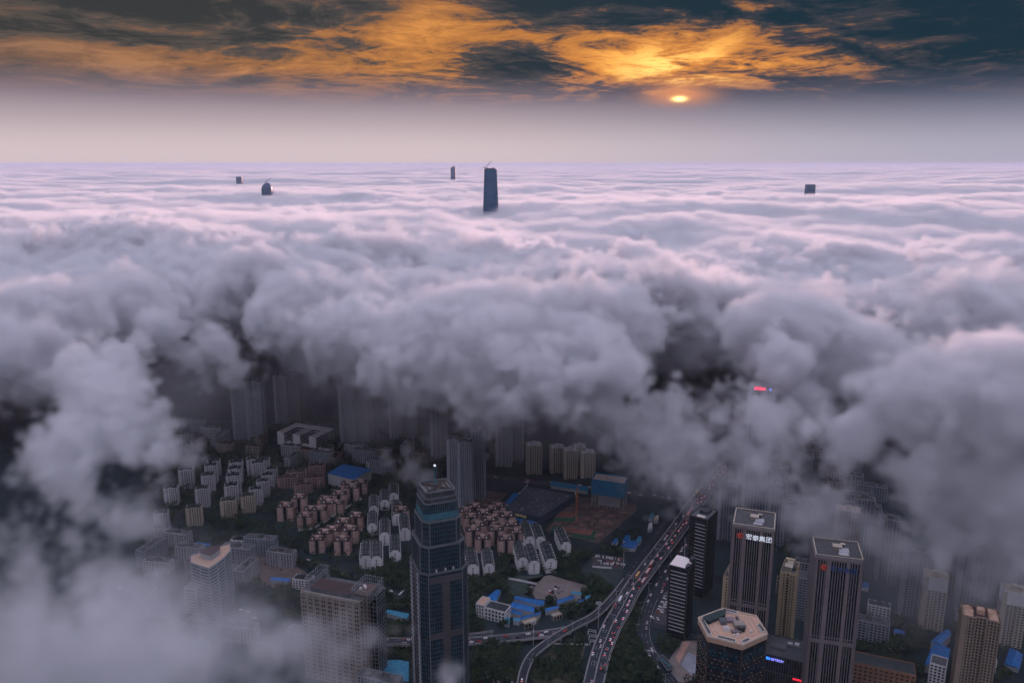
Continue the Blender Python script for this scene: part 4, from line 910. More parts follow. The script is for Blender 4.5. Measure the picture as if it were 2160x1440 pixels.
fill_low([(1560, 1090), (1690, 1110), (1860, 1110), (1830, 1010), (1760, 880), (1640, 880), (1560, 960)], 85, 'small walk-up block in the dense streets right of the highway', 'low blocks right of the highway', -20)
fill_low([(1840, 1330), (2040, 1330), (2160, 1300), (2160, 1180), (1860, 1180)], 22, 'small hazy block at lower right', 'low blocks at lower right', -24)
fill_low([(1800, 1370), (2160, 1440), (2160, 1340), (1810, 1330)], 8, 'small block around the lower right blue roofs', 'low blocks by the blue roofs', -24)
fill_low([(860, 960), (1080, 990), (1080, 940), (880, 930)], 10, 'small block under cloud behind the glass tower', 'low blocks below the cloud', -15)
fill_low([(300, 1260), (560, 1300), (600, 1400), (250, 1400)], 12, 'small block lost in the lower left fog', 'low blocks in the left fog', -15)
fill_low([(1660, 1170), (1720, 1190), (1700, 1310), (1660, 1320)], 4, 'small block between the granite towers', 'low blocks between the granite towers', -20)
fill_low([(470, 1150), (640, 1190), (640, 1260), (470, 1240)], 10, 'small block on the cleared ground by the rounded office', 'low blocks on the cleared ground', -12)
fill_low([(320, 1130), (470, 1140), (400, 1250), (320, 1240)], 9, 'small block in mist left of the rounded office', 'low blocks left of the rounded office', -12)
fill_low([(600, 950), (900, 960), (880, 1010), (800, 1000), (600, 985)], 12, 'small block among trees below the white school', 'low blocks below the school', -15)
fill_low([(330, 900), (570, 930), (560, 965), (400, 950)], 10, 'small block near the lake and the tall grey towers', 'low blocks near the lake', -12)
fill_low([(640, 1330), (860, 1370), (860, 1480), (640, 1480)], 4, 'small block in fog at the foot of the beige office', 'low blocks by the beige office', -18)

# ------------------------------------------------------------------ towers standing out of the cloud sea
def far_tower(name, label, px0, px1, pyt, d, shape, dome=False, hasc=None, top=None):
    """px0..px1 = width in the photo, pyt = top; shape = relative widths (bottom, top)"""
    c = at_d((px0 + px1) / 2, pyt, d); h = float(c[2]); w = (px1 - px0) / F * d * .98
    t = thing(name, label, 'tower', (c[0], c[1], 0)); hw = w / 2
    sq = lambda s, ch: [(-s + ch, -s), (s - ch, -s), (s, -s + ch), (s, s - ch), (s - ch, s), (-s + ch, s), (-s, s - ch), (-s, -s + ch)]
    g = MB()
    if dome:
        zs = [0, h - 34, h - 22, h - 10, h - 3, h]; ws = [hw, hw, hw * .93, hw * .66, hw * .36, hw * .12]
    else:
        zs = [0, h - 140, h - 8, h]; ws = [hw * shape[0] * 1.05, hw * shape[0], hw * shape[1], hw * shape[1] * .97]
    k = 0
    for i in range(len(zs) - 1): g.prism(sq(ws[i], ws[i] * .25), zs[i], zs[i + 1] - .01, top_poly=sq(ws[i + 1], ws[i + 1] * .25))
    if top is not None:                               # wedge-shaped top
        q = sq(ws[-1], ws[-1] * .25); n = len(g.v); g.v += [(x, y, h) for x, y in q] + [(x, y, h + top * (x / hw + 1) / 2) for x, y in q]
        for i in range(8): j = (i + 1) % 8; g.f.append((n + i, n + j, n + 8 + j, n + 8 + i)); g.m.append(0)
        g.f.append(tuple(range(n + 8, n + 16))); g.m.append(0)
    link('curtain_wall', g.mesh('curtain_wall', mat('far_blue_glass', (.012, .075, .15), .5, var=.2, scale=.05, spec=.1)), t)
    m = MB()
    for x, y in sq(1, .25):
        for i in range(len(zs) - 1): m.bar((x * ws[i], y * ws[i], zs[i]), (x * ws[i + 1], y * ws[i + 1], zs[i + 1]), .9)
    link('corner_rib', m.mesh('corner_rib', mat('far_rib', (.02, .07, .13), .6, spec=.1)), t)
    if not dome and top is None:
        m = MB(); r2 = random.Random(1)
        for k in range(9): x = -ws[-1] * .85 + k * ws[-1] * .21; m.box(x - 2.2, x + 2.2, -ws[-1] * .8, ws[-1] * .8, h, h + r2.uniform(2, 7))
        link('unfinished_top', m.mesh('unfinished_top', M_darksteel), t)
    if hasc:
        x, L, up = hasc; m = MB(); m.bar((x, 0, h - 14), (x, 0, h + 7), 2.0); m.bar((x, 0, h + 5), (x + L, 0, h + 5 + up), 1.5); m.bar((x, 0, h + 5), (x - 7, 0, h + 6), 1.6)
        link('luffing_crane', m.mesh('luffing_crane', M_darksteel), t)
    return t
far_tower('unfinished_tower', 'tallest dark blue tower with a crane on its unfinished top above the clouds', 1019.5, 1050, 357, 3200, (1.0, .82), hasc=(-22, 26, 26))
far_tower('domed_tower', 'small domed blue tower with a crane on top, poking out of the cloud', 553, 573, 386, 4550, (1, 1), dome=True, hasc=(-6, 30, 22))
far_tower('slant_tower', 'narrow blue tower with slanted top beside the tallest tower', 950.5, 961, 354, 9000, (1.0, .9), top=24)
far_tower('slant_tower', 'smallest pale blue slanted tower furthest out on the cloud', 499, 510.5, 373, 7300, (1.0, 1.0), top=-26)
far_tower('slant_tower', 'blue tower with sloping top alone above the cloud on the sunset side', 1700, 1719, 389, 4780, (1.02, .9), top=-20, hasc=None)
t = thing('far_crane', 'tiny crane jib tip poking out of the far cloud', 'crane', (*at_d(698, 380, 8300)[:2], 0)); m = MB(); z = float(at_d(698, 381, 8300)[2]); m.bar((0, 0, 0), (0, 0, z - 4), 1.5); link('mast', m.mesh('mast', M_darksteel), t); m = MB(); m.bar((-14, 0, z - 6), (14, 0, z + 3), 1.3); link('jib', m.mesh('jib', M_darksteel), t)

# ------------------------------------------------------------------ high masts, walls, poles
def mast(px, py, h, label, ring=True):
    t = thing('light_mast', label, 'light mast', (*G(px, py), 0)); m = MB(); m.bar((0, 0, 0), (0, 0, h), .38, sides=8, r2=.22); link('pole', m.mesh('pole', mat('mast_paint', (.5, .52, .54), .5, .2)), t)
    if ring:
        m = MB()
        for k in range(10): a0, a1 = 2 * math.pi * k / 10, 2 * math.pi * (k + 1) / 10; m.bar((2.6 * math.cos(a0), 2.6 * math.sin(a0), h), (2.6 * math.cos(a1), 2.6 * math.sin(a1), h), .22); m.box(2.6 * math.cos(a0) - .5, 2.6 * math.cos(a0) + .5, 2.6 * math.sin(a0) - .5, 2.6 * math.sin(a0) + .5, h - .5, h - .1)
        for k in range(4): a0 = math.pi * k / 2; m.bar((0, 0, h), (2.6 * math.cos(a0), 2.6 * math.sin(a0), h), .15)
        link('lamp_ring', m.mesh('lamp_ring', MATS['mast_paint']), t)
mast(1262, 1325, 30, 'tall light mast with a ring of lamps between ramp and highway'); mast(1125, 1360, 26, 'tall light mast with a ring of lamps beside the cross road')
mast(1315, 1197, 30, 'slender white mast beside the packed car park', False); mast(777, 978, 36, 'slender white mast above the blue hall', False); mast(1443, 1180, 30, 'slender white mast beside the black office towers', False); mast(1058, 1366, 12, 'short lamp pole below the cross road', False); mast(1211, 1362, 12, 'short lamp pole on the dry grass by the highway', False)
def wall_line(pix, label, h=2.2, m=None, th=.5):
    pts = [Vector((*G(*p), 0)) for p in pix]; c = pts[0].copy(); mb = MB()
    for p, q in zip(pts, pts[1:]):
        d = (q - p); L = d.length; u = (d.x / L, d.y / L); mb.obox((p.x - c.x, p.y - c.y), u, 0, L, th, 0, h); mb.obox((p.x - c.x + u[1] * -.1, p.y - c.y + u[0] * .1), u, -.1, L + .1, th + .2, h, h + .2)
        n = int(L / 6)
        for k in range(n + 1): mb.obox((p.x - c.x, p.y - c.y), u, L * k / max(1, n) - .3, L * k / max(1, n) + .3, th + .15, 0, h + .35)
    o = link('boundary_wall', mb.mesh('boundary_wall', m or M_concrete)); o.location = c; tag(o, label, 'wall')
wall_line([(630, 1119), (662, 1117), (700, 1090), (762, 1053)], 'pale boundary wall running diagonally between the pink blocks', 3, M_white, 1.0)
wall_line([(1072, 1221), (1100, 1226), (1132, 1233)], 'pale wall at the back of the shed yard', 2.4, M_white)
wall_line([(1250, 1196), (1290, 1199)], 'pale wall in front of the packed car park', 2, M_white)
wall_line([(1170, 1358), (1240, 1360)], 'white fence line across the dry grass to the highway', 1.6, M_white); wall_line([(1070, 1072), (1112, 1024)], 'pale kerb wall along the side of the flat-roofed store', 2, M_grey, 1.0)
wall_line([(990, 1339), (1040, 1333)], 'grey wall above the cross road', 2.5, M_concrete)
for k in range(3):                                    # sign frames by the viaduct
    p = G(1248 + k * 2, 1340 + k * 11); t = thing('portal_gantry', ('topmost', 'middle', 'lowest')[k] + ' of three white open gantries beside the highway edge', 'gantry', (*p, 0), R(-15)); m = MB()
    for x in (-4, 4): m.bar((x, 0, 0), (x, 0, 5), .25); m.bar((x, 3, 0), (x, 3, 5), .25)
    link('post', m.mesh('post', M_white), t); m = MB()
    for y in (0, 3): m.bar((-4, y, 5), (4, y, 5), .25)
    m.bar((4, 0, 5), (4, 3, 5), .25); link('beam', m.mesh('beam', M_white), t)

LP_ = MB(); LP_.bar((0, 0, 0), (0, 0, 10), .16, sides=6, r2=.1)
LA_ = MB(); LA_.bar((0, 0, 9.9), (-2.2, 0, 10.5), .09, sides=5); LA_.bar((0, 0, 9.9), (2.2, 0, 10.5), .09, sides=5); LA_.box(-2.9, -2.0, -.2, .2, 10.4, 10.6); LA_.box(2.0, 2.9, -.2, .2, 10.4, 10.6)
LAMP = [('pole', LP_.mesh('pole', MATS['mast_paint'])), ('lamp_arm', LA_.mesh('lamp_arm', MATS['mast_paint']))]
for fr_, off, nm in ((HW, 0.0, 'along the middle of the highway'), (RAMP, 4.6, 'on the outer edge of the ramp'), (SR, 7.4, 'on the kerb of the curved street'), (XR, 5.6, 'on the edge of the cross road')):
    acc = 0
    for i in range(1, len(fr_) - 1):
        acc += (fr_[i][0] - fr_[i - 1][0]).length
        if acc > 38: acc = 0; p, d, r = fr_[i]; q = p + r * off; place(LAMP, 'street_lamp', 'two-armed street lamp ' + nm, 'street lamp', (q.x, q.y, q.z), math.atan2(-d.x, d.y), 'street lamps ' + nm)
# ------------------------------------------------------------------ cars and buses
bred0 = mat('unlit_lamp', (.2, .01, .01), .4)
def car_mesh(name, paint, lit=True, L=4.6, W=1.85, Hh=1.45):
    m = MB(); h = W / 2; hl = L / 2
    prof = [(-hl, .35), (hl, .35), (hl, .75), (hl - .15, .88), (hl * .42, .95), (hl * .16, Hh), (-hl * .55, Hh), (-hl * .9, 1.0), (-hl, .9)]
    k = len(m.v); n = len(prof)
    for s, q in ((-1, 1.0), (1, 1.0)):
        for x, z in prof: m.v.append((s * h * (1.0 if z < 1.0 else .82), x, z))
    for i in range(n):
        j = (i + 1) % n; m.f.append((k + i, k + n + i, k + n + j, k + j)); m.m.append(1 if i in (4, 6) else 0)
    m.f.append(tuple(range(k, k + n))); m.m.append(0); m.f.append(tuple(range(k + 2 * n - 1, k + n - 1, -1))); m.m.append(0)
    for s in (-1, 1):
        m.box(min(s * h * .87, s * h * .93), max(s * h * .87, s * h * .93), -hl * .6, hl * .2, 1.0, Hh - .12, 1)
        for y in (-hl * .62, hl * .62): m.bar((s * (h - .22), y, .33), (s * (h + .03), y, .33), .33, 2, 8)
    m.box(-h * .9, -h * .4, -hl - .05, -hl, .6, .95, 3); m.box(h * .4, h * .9, -hl - .05, -hl, .6, .95, 3)
    return m.mesh(name, [paint, M_black, M_darksteel, MATS['tail_lamp'] if lit else bred0])
MATS['tail_lamp'] = glow('tail_lamp', (1.0, .05, .04), 3.0)
PAINT = {'white': mat('car_white', (.85, .86, .88), .3, var=.03), 'silver': mat('car_silver', (.5, .52, .55), .3, .3, var=.04), 'black': mat('car_black', (.015, .016, .02), .25, var=.05), 'red': mat('car_red', (.4, .03, .03), .3, var=.05), 'grey': mat('car_grey', (.16, .17, .19), .3, .2, var=.05)}
CARS = {(k, l): car_mesh('car_body', p, l) for k, p in PAINT.items() for l in (True, False)}
def colour(r): return 'white' if r < .52 else 'silver' if r < .68 else 'black' if r < .84 else 'red' if r < .92 else 'grey'
def car(p, ang, where, group):
    k = colour(rnd.random()); o = link('car', CARS[k, 'parked' not in where and 'car park' not in where]); o.location = p; o.rotation_euler = (0, 0, ang)
    tag(o, f'{k} car {where}', 'car', group)
def traffic(fr, lanes, n, where, group, i0=0, i1=1.0, rev=()):
    for _ in range(n):
        l = rnd.choice(lanes); i = int((i0 + (i1 - i0) * rnd.random()) * (len(fr) - 2)); p, d, r = fr[i]; f = rnd.random()
        q = p + (fr[i + 1][0] - p) * f + r * (l + rnd.uniform(-.3, .3))
        if any((q - u).length < 6.5 for u in USED): continue
        USED.append(q); car((q.x, q.y, q.z + .02), math.atan2(-d.x, d.y) + (math.pi if l in rev else 0), where, group)
USED = []
# buses in the jam
def bus(px, py, z, ang, label, top, side):
    t = thing('bus', label, 'bus', (*G(px, py, z), z), ang); m = MB(); m.box(-1.25, 1.25, -5.8, 5.8, .4, 1.5, 0); m.box(-1.25, 1.25, -5.8, 5.8, 2.5, 3.0, 1); m.box(-1.2, 1.2, -5.75, 5.75, 3.0, 3.15, 1); m.box(-.7, .7, -3, -1, 3.15, 3.45, 1); m.box(-.7, .7, 1.5, 3.2, 3.15, 3.4, 1)
    link('body', m.mesh('body', [side, top]), t); m = MB(); m.box(-1.22, 1.22, -5.77, 5.77, 1.5, 2.5); link('window_band', m.mesh('window_band', M_black), t)
    for x in (-1, 1):
        for y in (-3.6, 3.8): m = MB(); m.bar((x * 1.0, y, .5), (x * 1.28, y, .5), .5, 0, 10); link('wheel', m.mesh('wheel', M_darksteel), t)
    USED.append(Vector((*G(px, py, z), z)))
bpink = mat('bus_pink', (.75, .55, .55), .5); bred = mat('bus_red', (.45, .05, .06), .5)
bang = -R(27)
bus(1374, 1190, 9, bang, 'white and red bus furthest along the highway jam', bpink, bred); bus(1366, 1207, 9, bang, 'white and red bus in the middle of the highway jam', bpink, bred); bus(1357, 1227, 9, bang, 'white and red bus nearest in the highway jam', bpink, bred)
bus(1345, 1214, 9, bang, 'orange bus alone on the open side of the highway', mat('bus_orange', (.7, .42, .18), .5), mat('bus_orange_side', (.5, .25, .1), .5)); bus(1308, 1266, 9, -R(22), 'white bus alone near the highway gore', PAINT['white'], PAINT['silver']); bus(1470, 1040, 9, bang, 'yellow bus far along the highway', mat('bus_yellow', (.7, .5, .12), .5), M_orange)
traffic(HW, (2.0, 4.7, 7.4), 120, 'in the jam on the highway', 'cars on the right side of the highway', .12, .62)
traffic(HW, (2.0, 4.7, 7.4), 70, 'further along the jammed highway', 'cars on the right side of the far highway', .62, 1.0)
traffic(HW, (4.0, 7.0), 9, 'on the near stretch of the highway', 'cars on the near highway', .02, .14)
traffic(HW, (-7.2, -4.6, -2), 34, 'on the open side of the highway', 'cars on the open side of the highway', .0, 1.0, rev=(-7.2, -4.6, -2))
traffic(RAMP, (0,), 4, 'on the curving ramp', 'cars on the ramp'); traffic(XR, (-2.6, 2.6), 46, 'on the elevated cross road', 'cars on the cross road', .1, 1.0, rev=(-2.6,))
traffic(SR, (-3, 3), 22, 'on the curved street by the plaza', 'cars on the curved street'); traffic(FR, (-5, 0, 5), 22, 'on the street beside the black towers', 'cars by the black towers'); traffic(FARR, (-6, -2, 2, 6), 34, 'on the boulevard by the netted shell', 'cars on the boulevard'); traffic(LFT, (-3, 3), 14, 'on the foggy street at left', 'cars on the left street'); traffic(LRD, (-2, 2), 10, 'on the estate road', 'cars on the estate road')
def park(pix, nu, nv, where, group, fillr=.8, ang=0.0):
    a, b, d = [Vector((*G(*p), 0)) for p in pix]
    for i in range(nu):
        for j in range(nv):
            if rnd.random() < fillr:
                q = a + (b - a) * (i / max(1, nu - 1)) + (d - a) * (j / max(1, nv - 1)); car((q.x + rnd.uniform(-.3, .3), q.y + rnd.uniform(-.3, .3), .03), ang + rnd.uniform(-.08, .08) + (math.pi if rnd.random() < .5 else 0), where, group)
park([(1254, 1172), (1308, 1180), (1262, 1183)], 18, 2, 'in the packed car park by the white mast', 'cars in the packed car park', .9, -.2); park([(1256, 1186), (1306, 1192), (1262, 1192)], 18, 1, 'in the packed car park by the white mast', 'cars in the packed car park', .6, -.2)
park([(1108, 1258), (1122, 1238), (1114, 1259)], 8, 1, 'parked in a line in the shed yard', 'cars lined up in the shed yard', .95, R(70)); park([(1160, 1247), (1178, 1250), (1172, 1238)], 4, 3, 'parked on the brown yard', 'cars on the brown yard', .7, .3); park([(1165, 1261), (1172, 1262), (1160, 1250)], 3, 2, 'parked on the brown yard', 'cars on the brown yard', .9, .3)
park([(1388, 1290), (1398, 1270), (1396, 1291)], 5, 2, 'parked beside the black tower', 'cars beside the black tower', .8, .9); park([(1374, 1301), (1388, 1305), (1376, 1308)], 5, 1, 'parked beside the black tower', 'cars beside the black tower', .8, .2); park([(1402, 1262), (1405, 1252), (1406, 1262)], 3, 2, 'parked beside the black tower', 'cars beside the black tower', .9, .9)
park([(1075, 1062), (1096, 1040), (1080, 1064)], 12, 2, 'parked beside the flat-roofed store', 'cars beside the store', .8, .5); park([(1040, 1078), (1056, 1084), (1046, 1072)], 4, 2, 'parked near the vacant plot', 'cars near the vacant plot', .7, .4)
park([(500, 1180), (530, 1190), (510, 1172)], 5, 2, 'parked on the cleared ground', 'cars on the cleared ground', .6, .4); park([(560, 1190), (600, 1205), (566, 1184)], 6, 2, 'parked on the cleared ground', 'cars on the cleared ground', .5, .4); park([(768, 1212), (800, 1218), (770, 1208)], 6, 1, 'parked under the gabled blocks', 'cars under the gabled blocks', .8, .5); park([(820, 1275), (852, 1245), (824, 1277)], 9, 1, 'parked along the lane left of the glass tower', 'cars left of the glass tower', .8, R(-30)); park([(1888, 1290), (1925, 1320), (1890, 1294)], 8, 1, 'parked by the cream tower', 'cars by the cream tower', .8, .6); park([(1868, 1352), (1876, 1372), (1872, 1352)], 4, 2, 'parked behind the brick hall', 'cars behind the brick hall', .8, .2)
park([(1010, 1425), (1088, 1432), (1012, 1434)], 9, 2, 'parked at the foot of the glass tower', 'cars at the foot of the glass tower', .6, .3)

# ------------------------------------------------------------------ trees
def crown(rng_, r, h, n, z0):
    """leaf clumps: small bent quads spread through an uneven crown volume"""
    V, Fc = [], []
    lob = [(rng_.normal(0, .45, 3) * (r, r, h * .35)) for _ in range(5)]
    for k in range(n):
        c = lob[rng_.integers(5)] + rng_.normal(0, 1, 3) * (r * .38, r * .38, h * .2); c[2] += z0 + h * .5
        a = rng_.normal(0, 1, 3); a /= np.linalg.norm(a); b = np.cross(a, rng_.normal(0, 1, 3)); b /= np.linalg.norm(b); s = rng_.uniform(.6, 1.15) * r * .34
        q = len(V); V += [c - a * s, c + b * s * .8, c + a * s, c - b * s * .8 + np.array([0, 0, s * .3])]; Fc.append((q, q + 1, q + 2, q + 3))
    return np.array(V), Fc
nr = np.random.default_rng(11)
CROWNS = [crown(nr, r, h, 42, 1.5) for r, h in ((2.6, 4.5), (3.2, 5.5), (2.2, 5.0), (3.8, 6.0))]
ZONES = [([(300, 935), (900, 935), (1000, 1000), (985, 1090), (860, 1100), (860, 1240), (640, 1215), (480, 1150), (320, 1160)], 2300), ([(985, 1180), (1240, 1160), (1330, 1185), (1262, 1278), (1060, 1325), (985, 1335)], 800), ([(1000, 1362), (1095, 1352), (1088, 1440), (1000, 1440)], 130), ([(1122, 1402), (1160, 1372), (1235, 1345), (1225, 1440), (1120, 1440)], 120),
         ([(1278, 1340), (1352, 1262), (1350, 1340), (1366, 1385), (1410, 1440), (1272, 1440)], 420), ([(815, 1200), (875, 1190), (872, 1330), (815, 1330)], 160), ([(1800, 1290), (1985, 1290), (1960, 1385), (1800, 1370)], 260), ([(1640, 1090), (1730, 1100), (1700, 1320), (1640, 1320)], 150), ([(1370, 1245), (1412, 1210), (1412, 1330), (1370, 1335)], 110), ([(320, 885), (1110, 905), (1110, 985), (300, 960)], 900), ([(1235, 1185), (1300, 1130), (1355, 1120), (1300, 1210)], 160), ([(1390, 1345), (1480, 1330), (1490, 1440), (1400, 1440)], 70), ([(1170, 1270), (1300, 1235), (1255, 1292), (1170, 1318)], 200), ([(300, 845), (480, 838), (480, 828), (300, 842)], 120), ([(300, 1140), (640, 1180), (640, 1330), (300, 1330)], 700), ([(800, 1300), (870, 1300), (870, 1440), (800, 1440)], 120), ([(1780, 1340), (2160, 1300), (2160, 1440), (1800, 1440)], 300), ([(640, 1300), (860, 1300), (820, 1215), (700, 1200)], 300), ([(1560, 1100), (1860, 1110), (1800, 920), (1600, 900)], 350)]
TV, TF, ntree, singles = [], [], 0, []
cell = {}
for a, b, c in FOOT:
    for i in range(int((a - c - 4) // 20), int((a + c + 4) // 20) + 1):
        for j in range(int((b - c - 4) // 20), int((b + c + 4) // 20) + 1): cell.setdefault((i, j), []).append((a, b, c))
for zone, n in ZONES:
    poly = [G(*p) for p in zone]; xs, ys = [p[0] for p in poly], [p[1] for p in poly]
    for _ in range(n * 2):
        p = (rnd.uniform(min(xs), max(xs)), rnd.uniform(min(ys), max(ys)))
        if not inside(p, poly) or any(inside(p, q) for q in NOTREE): continue
        if any((p[0] - a) ** 2 + (p[1] - b) ** 2 < (c + 1.2) ** 2 for a, b, c in cell.get((int(p[0] // 20), int(p[1] // 20)), ())): continue
        if len(singles) < 150 and zone[0][0] in (985, 1000, 1122, 1278, 815, 1170) and rnd.random() < .16: singles.append(p); continue
        cv, cf = CROWNS[rnd.randrange(4)]; s = rnd.uniform(.75, 1.35); a = rnd.uniform(0, 6.28)
        rot = np.array([[math.cos(a), -math.sin(a), 0], [math.sin(a), math.cos(a), 0], [0, 0, 1]]) * s
        base = ntree; TV.append(cv @ rot.T + np.array([p[0], p[1], 0])); TF.append(np.array(cf) + base); ntree += len(cv)
TV, TF = np.concatenate(TV), np.concatenate(TF)
me = bpy.data.meshes.new('tree_canopy'); me.from_pydata(TV.tolist(), [], TF.tolist()); me.materials.append(M_leaf)
o = link('tree_canopy', me, None, 'stuff'); tag(o, 'dark green tree canopy filling the gaps between the city blocks', 'trees')
TREES = []
for k, (r, h) in enumerate(((3.0, 5.5), (3.8, 6.5), (2.6, 5.2))):
    V, Fc = crown(nr, r, h, 150, 2.2); me = bpy.data.meshes.new('crown'); me.from_pydata(V.tolist(), [], Fc); me.materials.append(M_leaf)
    m = MB(); m.bar((0, 0, 0), (.15, .1, h * .75), .3, sides=6, r2=.12)
    for q in range(3): a = q * 2.1; m.bar((.08, .05, h * .35), (r * .5 * math.cos(a), r * .5 * math.sin(a), h * .8), .12, sides=5, r2=.05)
    TREES.append([('trunk', m.mesh('trunk', M_bark)), ('crown', me)])
for p in singles:
    t = place(TREES[rnd.randrange(3)], 'tree', 'green roadside tree among the ramps and yards below the gabled blocks', 'tree', (*p, 0), rnd.uniform(0, 6.28), 'trees among the ramps and yards'); t.scale = (1, 1, 1) ; s = rnd.uniform(.85, 1.4); t.scale = (s, s, s)

# ------------------------------------------------------------------ cloud sea, fog banks and haze
crng = np.random.default_rng(5)
def spectral(shape, cell, slope, lo, hi, stretch=1.0):
    """band-limited periodic noise: wavelengths between lo and hi metres"""
    fx = np.fft.fftfreq(shape[0], cell[0])[:, None, None] * stretch; fy = np.fft.fftfreq(shape[1], cell[1])[None, :, None]; fz = np.fft.rfftfreq(shape[2], cell[2])[None, None, :]
    k = np.sqrt(fx ** 2 + fy ** 2 + fz ** 2) + 1e-9
    a = k ** (-slope / 2 - 1.0) * np.exp(-(k * lo) ** 2 * .5) * (1 - np.exp(-(k * hi) ** 2 * 2)); a[0, 0, 0] = 0
    r = np.fft.irfftn(np.fft.rfftn(crng.standard_normal(shape).astype(np.float32)) * a, s=shape).astype(np.float32)
    return r / r.std()
# one periodic height map of the cloud tops, used near, middle and far
MX, MY, MC = 800, 600, 10.0                           # 8 km x 6 km tile
hm = lambda lo, hi, sl, st: spectral((MX, MY, 1), (MC, MC, 1), sl, lo, hi, st)[:, :, 0]
big, mid_, small = hm(150, 1500, 3.0, 1.4), hm(80, 560, 3.0, 1.3), hm(24, 140, 2.0, 1.2)
TOPMAP = 280 + 12 * big + 27 * np.sqrt(np.abs(mid_) + .03) + 4 * np.sqrt(np.abs(small) + .02)
def top_at(x, y):
    u, v = np.asarray(x / MC, dtype=np.float64) % MX, np.asarray(y / MC, dtype=np.float64) % MY
    i, j = u.astype(int), v.astype(int); f, g = (u - i).astype(np.float32), (v - j).astype(np.float32); i2, j2 = (i + 1) % MX, (j + 1) % MY
    return TOPMAP[i % MX, j % MY] * (1 - f) * (1 - g) + TOPMAP[i2, j % MY] * f * (1 - g) + TOPMAP[i % MX, j2] * (1 - f) * g + TOPMAP[i2, j2] * f * g
def vol_mat(name, dens, col, aniso, step=1.0):
    m = bpy.data.materials.new(name); m.use_nodes = True; nt = m.node_tree; nt.nodes.clear()
    o = nt.nodes.new('ShaderNodeOutputMaterial'); v = nt.nodes.new('ShaderNodeVolumePrincipled')
    v.inputs['Color'].default_value = (*col, 1); v.inputs['Anisotropy'].default_value = aniso; v.inputs['Density'].default_value = dens
    nt.links.new(v.outputs[0], o.inputs['Volume']); m.cycles.volume_step_rate = step; return m
def volume_from(name, dens, lo, hi, m):
    """fog grid made by geometry nodes: every voxel reads its density from the attribute of this object's own points"""
    n = dens.shape; me = bpy.data.meshes.new(name); me.vertices.add(dens.size)
    me.attributes.new('dens', 'FLOAT', 'POINT').data.foreach_set('value', np.ascontiguousarray(dens, dtype=np.float32).ravel())
    ob = link(name, me, None, 'stuff')
    ng = bpy.data.node_groups.new(name, 'GeometryNodeTree')
    for io in ('INPUT', 'OUTPUT'): ng.interface.new_socket('Geometry', in_out=io, socket_type='NodeSocketGeometry')
    N, L = ng.nodes.new, ng.links.new
    gi, go, pos = N('NodeGroupInput'), N('NodeGroupOutput'), N('GeometryNodeInputPosition')
    def vm(op, a, b):
        x = N('ShaderNodeVectorMath'); x.operation = op; L(a, x.inputs[0])
        if b is not None: x.inputs[1].default_value = b
        return x.outputs['Value'] if op == 'DOT_PRODUCT' else x.outputs[0]
    q = vm('SUBTRACT', pos.outputs[0], lo); q = vm('DIVIDE', q, [(hi[i] - lo[i]) / (n[i] - 1) for i in range(3)]); q = vm('FLOOR', vm('ADD', q, (.5, .5, .5)), None)
    na = N('GeometryNodeInputNamedAttribute'); na.data_type = 'FLOAT'; na.inputs['Name'].default_value = 'dens'
    si = N('GeometryNodeSampleIndex'); si.data_type = 'FLOAT'; si.domain = 'POINT'; si.clamp = True
    L(gi.outputs[0], si.inputs['Geometry']); L(na.outputs['Attribute'], si.inputs['Value'])
    fi = N('FunctionNodeFloatToInt'); L(vm('DOT_PRODUCT', q, (n[1] * n[2], n[2], 1)), fi.inputs[0]); L(fi.outputs[0], si.inputs['Index'])
    vc = N('GeometryNodeVolumeCube'); L(si.outputs[0], vc.inputs['Density']); vc.inputs['Min'].default_value = lo; vc.inputs['Max'].default_value = hi
    for i, k in enumerate('XYZ'): vc.inputs['Resolution ' + k].default_value = n[i]
    sm = N('GeometryNodeSetMaterial'); sm.inputs['Material'].default_value = m; L(vc.outputs[0], sm.inputs[0]); L(sm.outputs[0], go.inputs[0])
    ob.modifiers.new('fog_grid', 'NODES').node_group = ng
    return ob
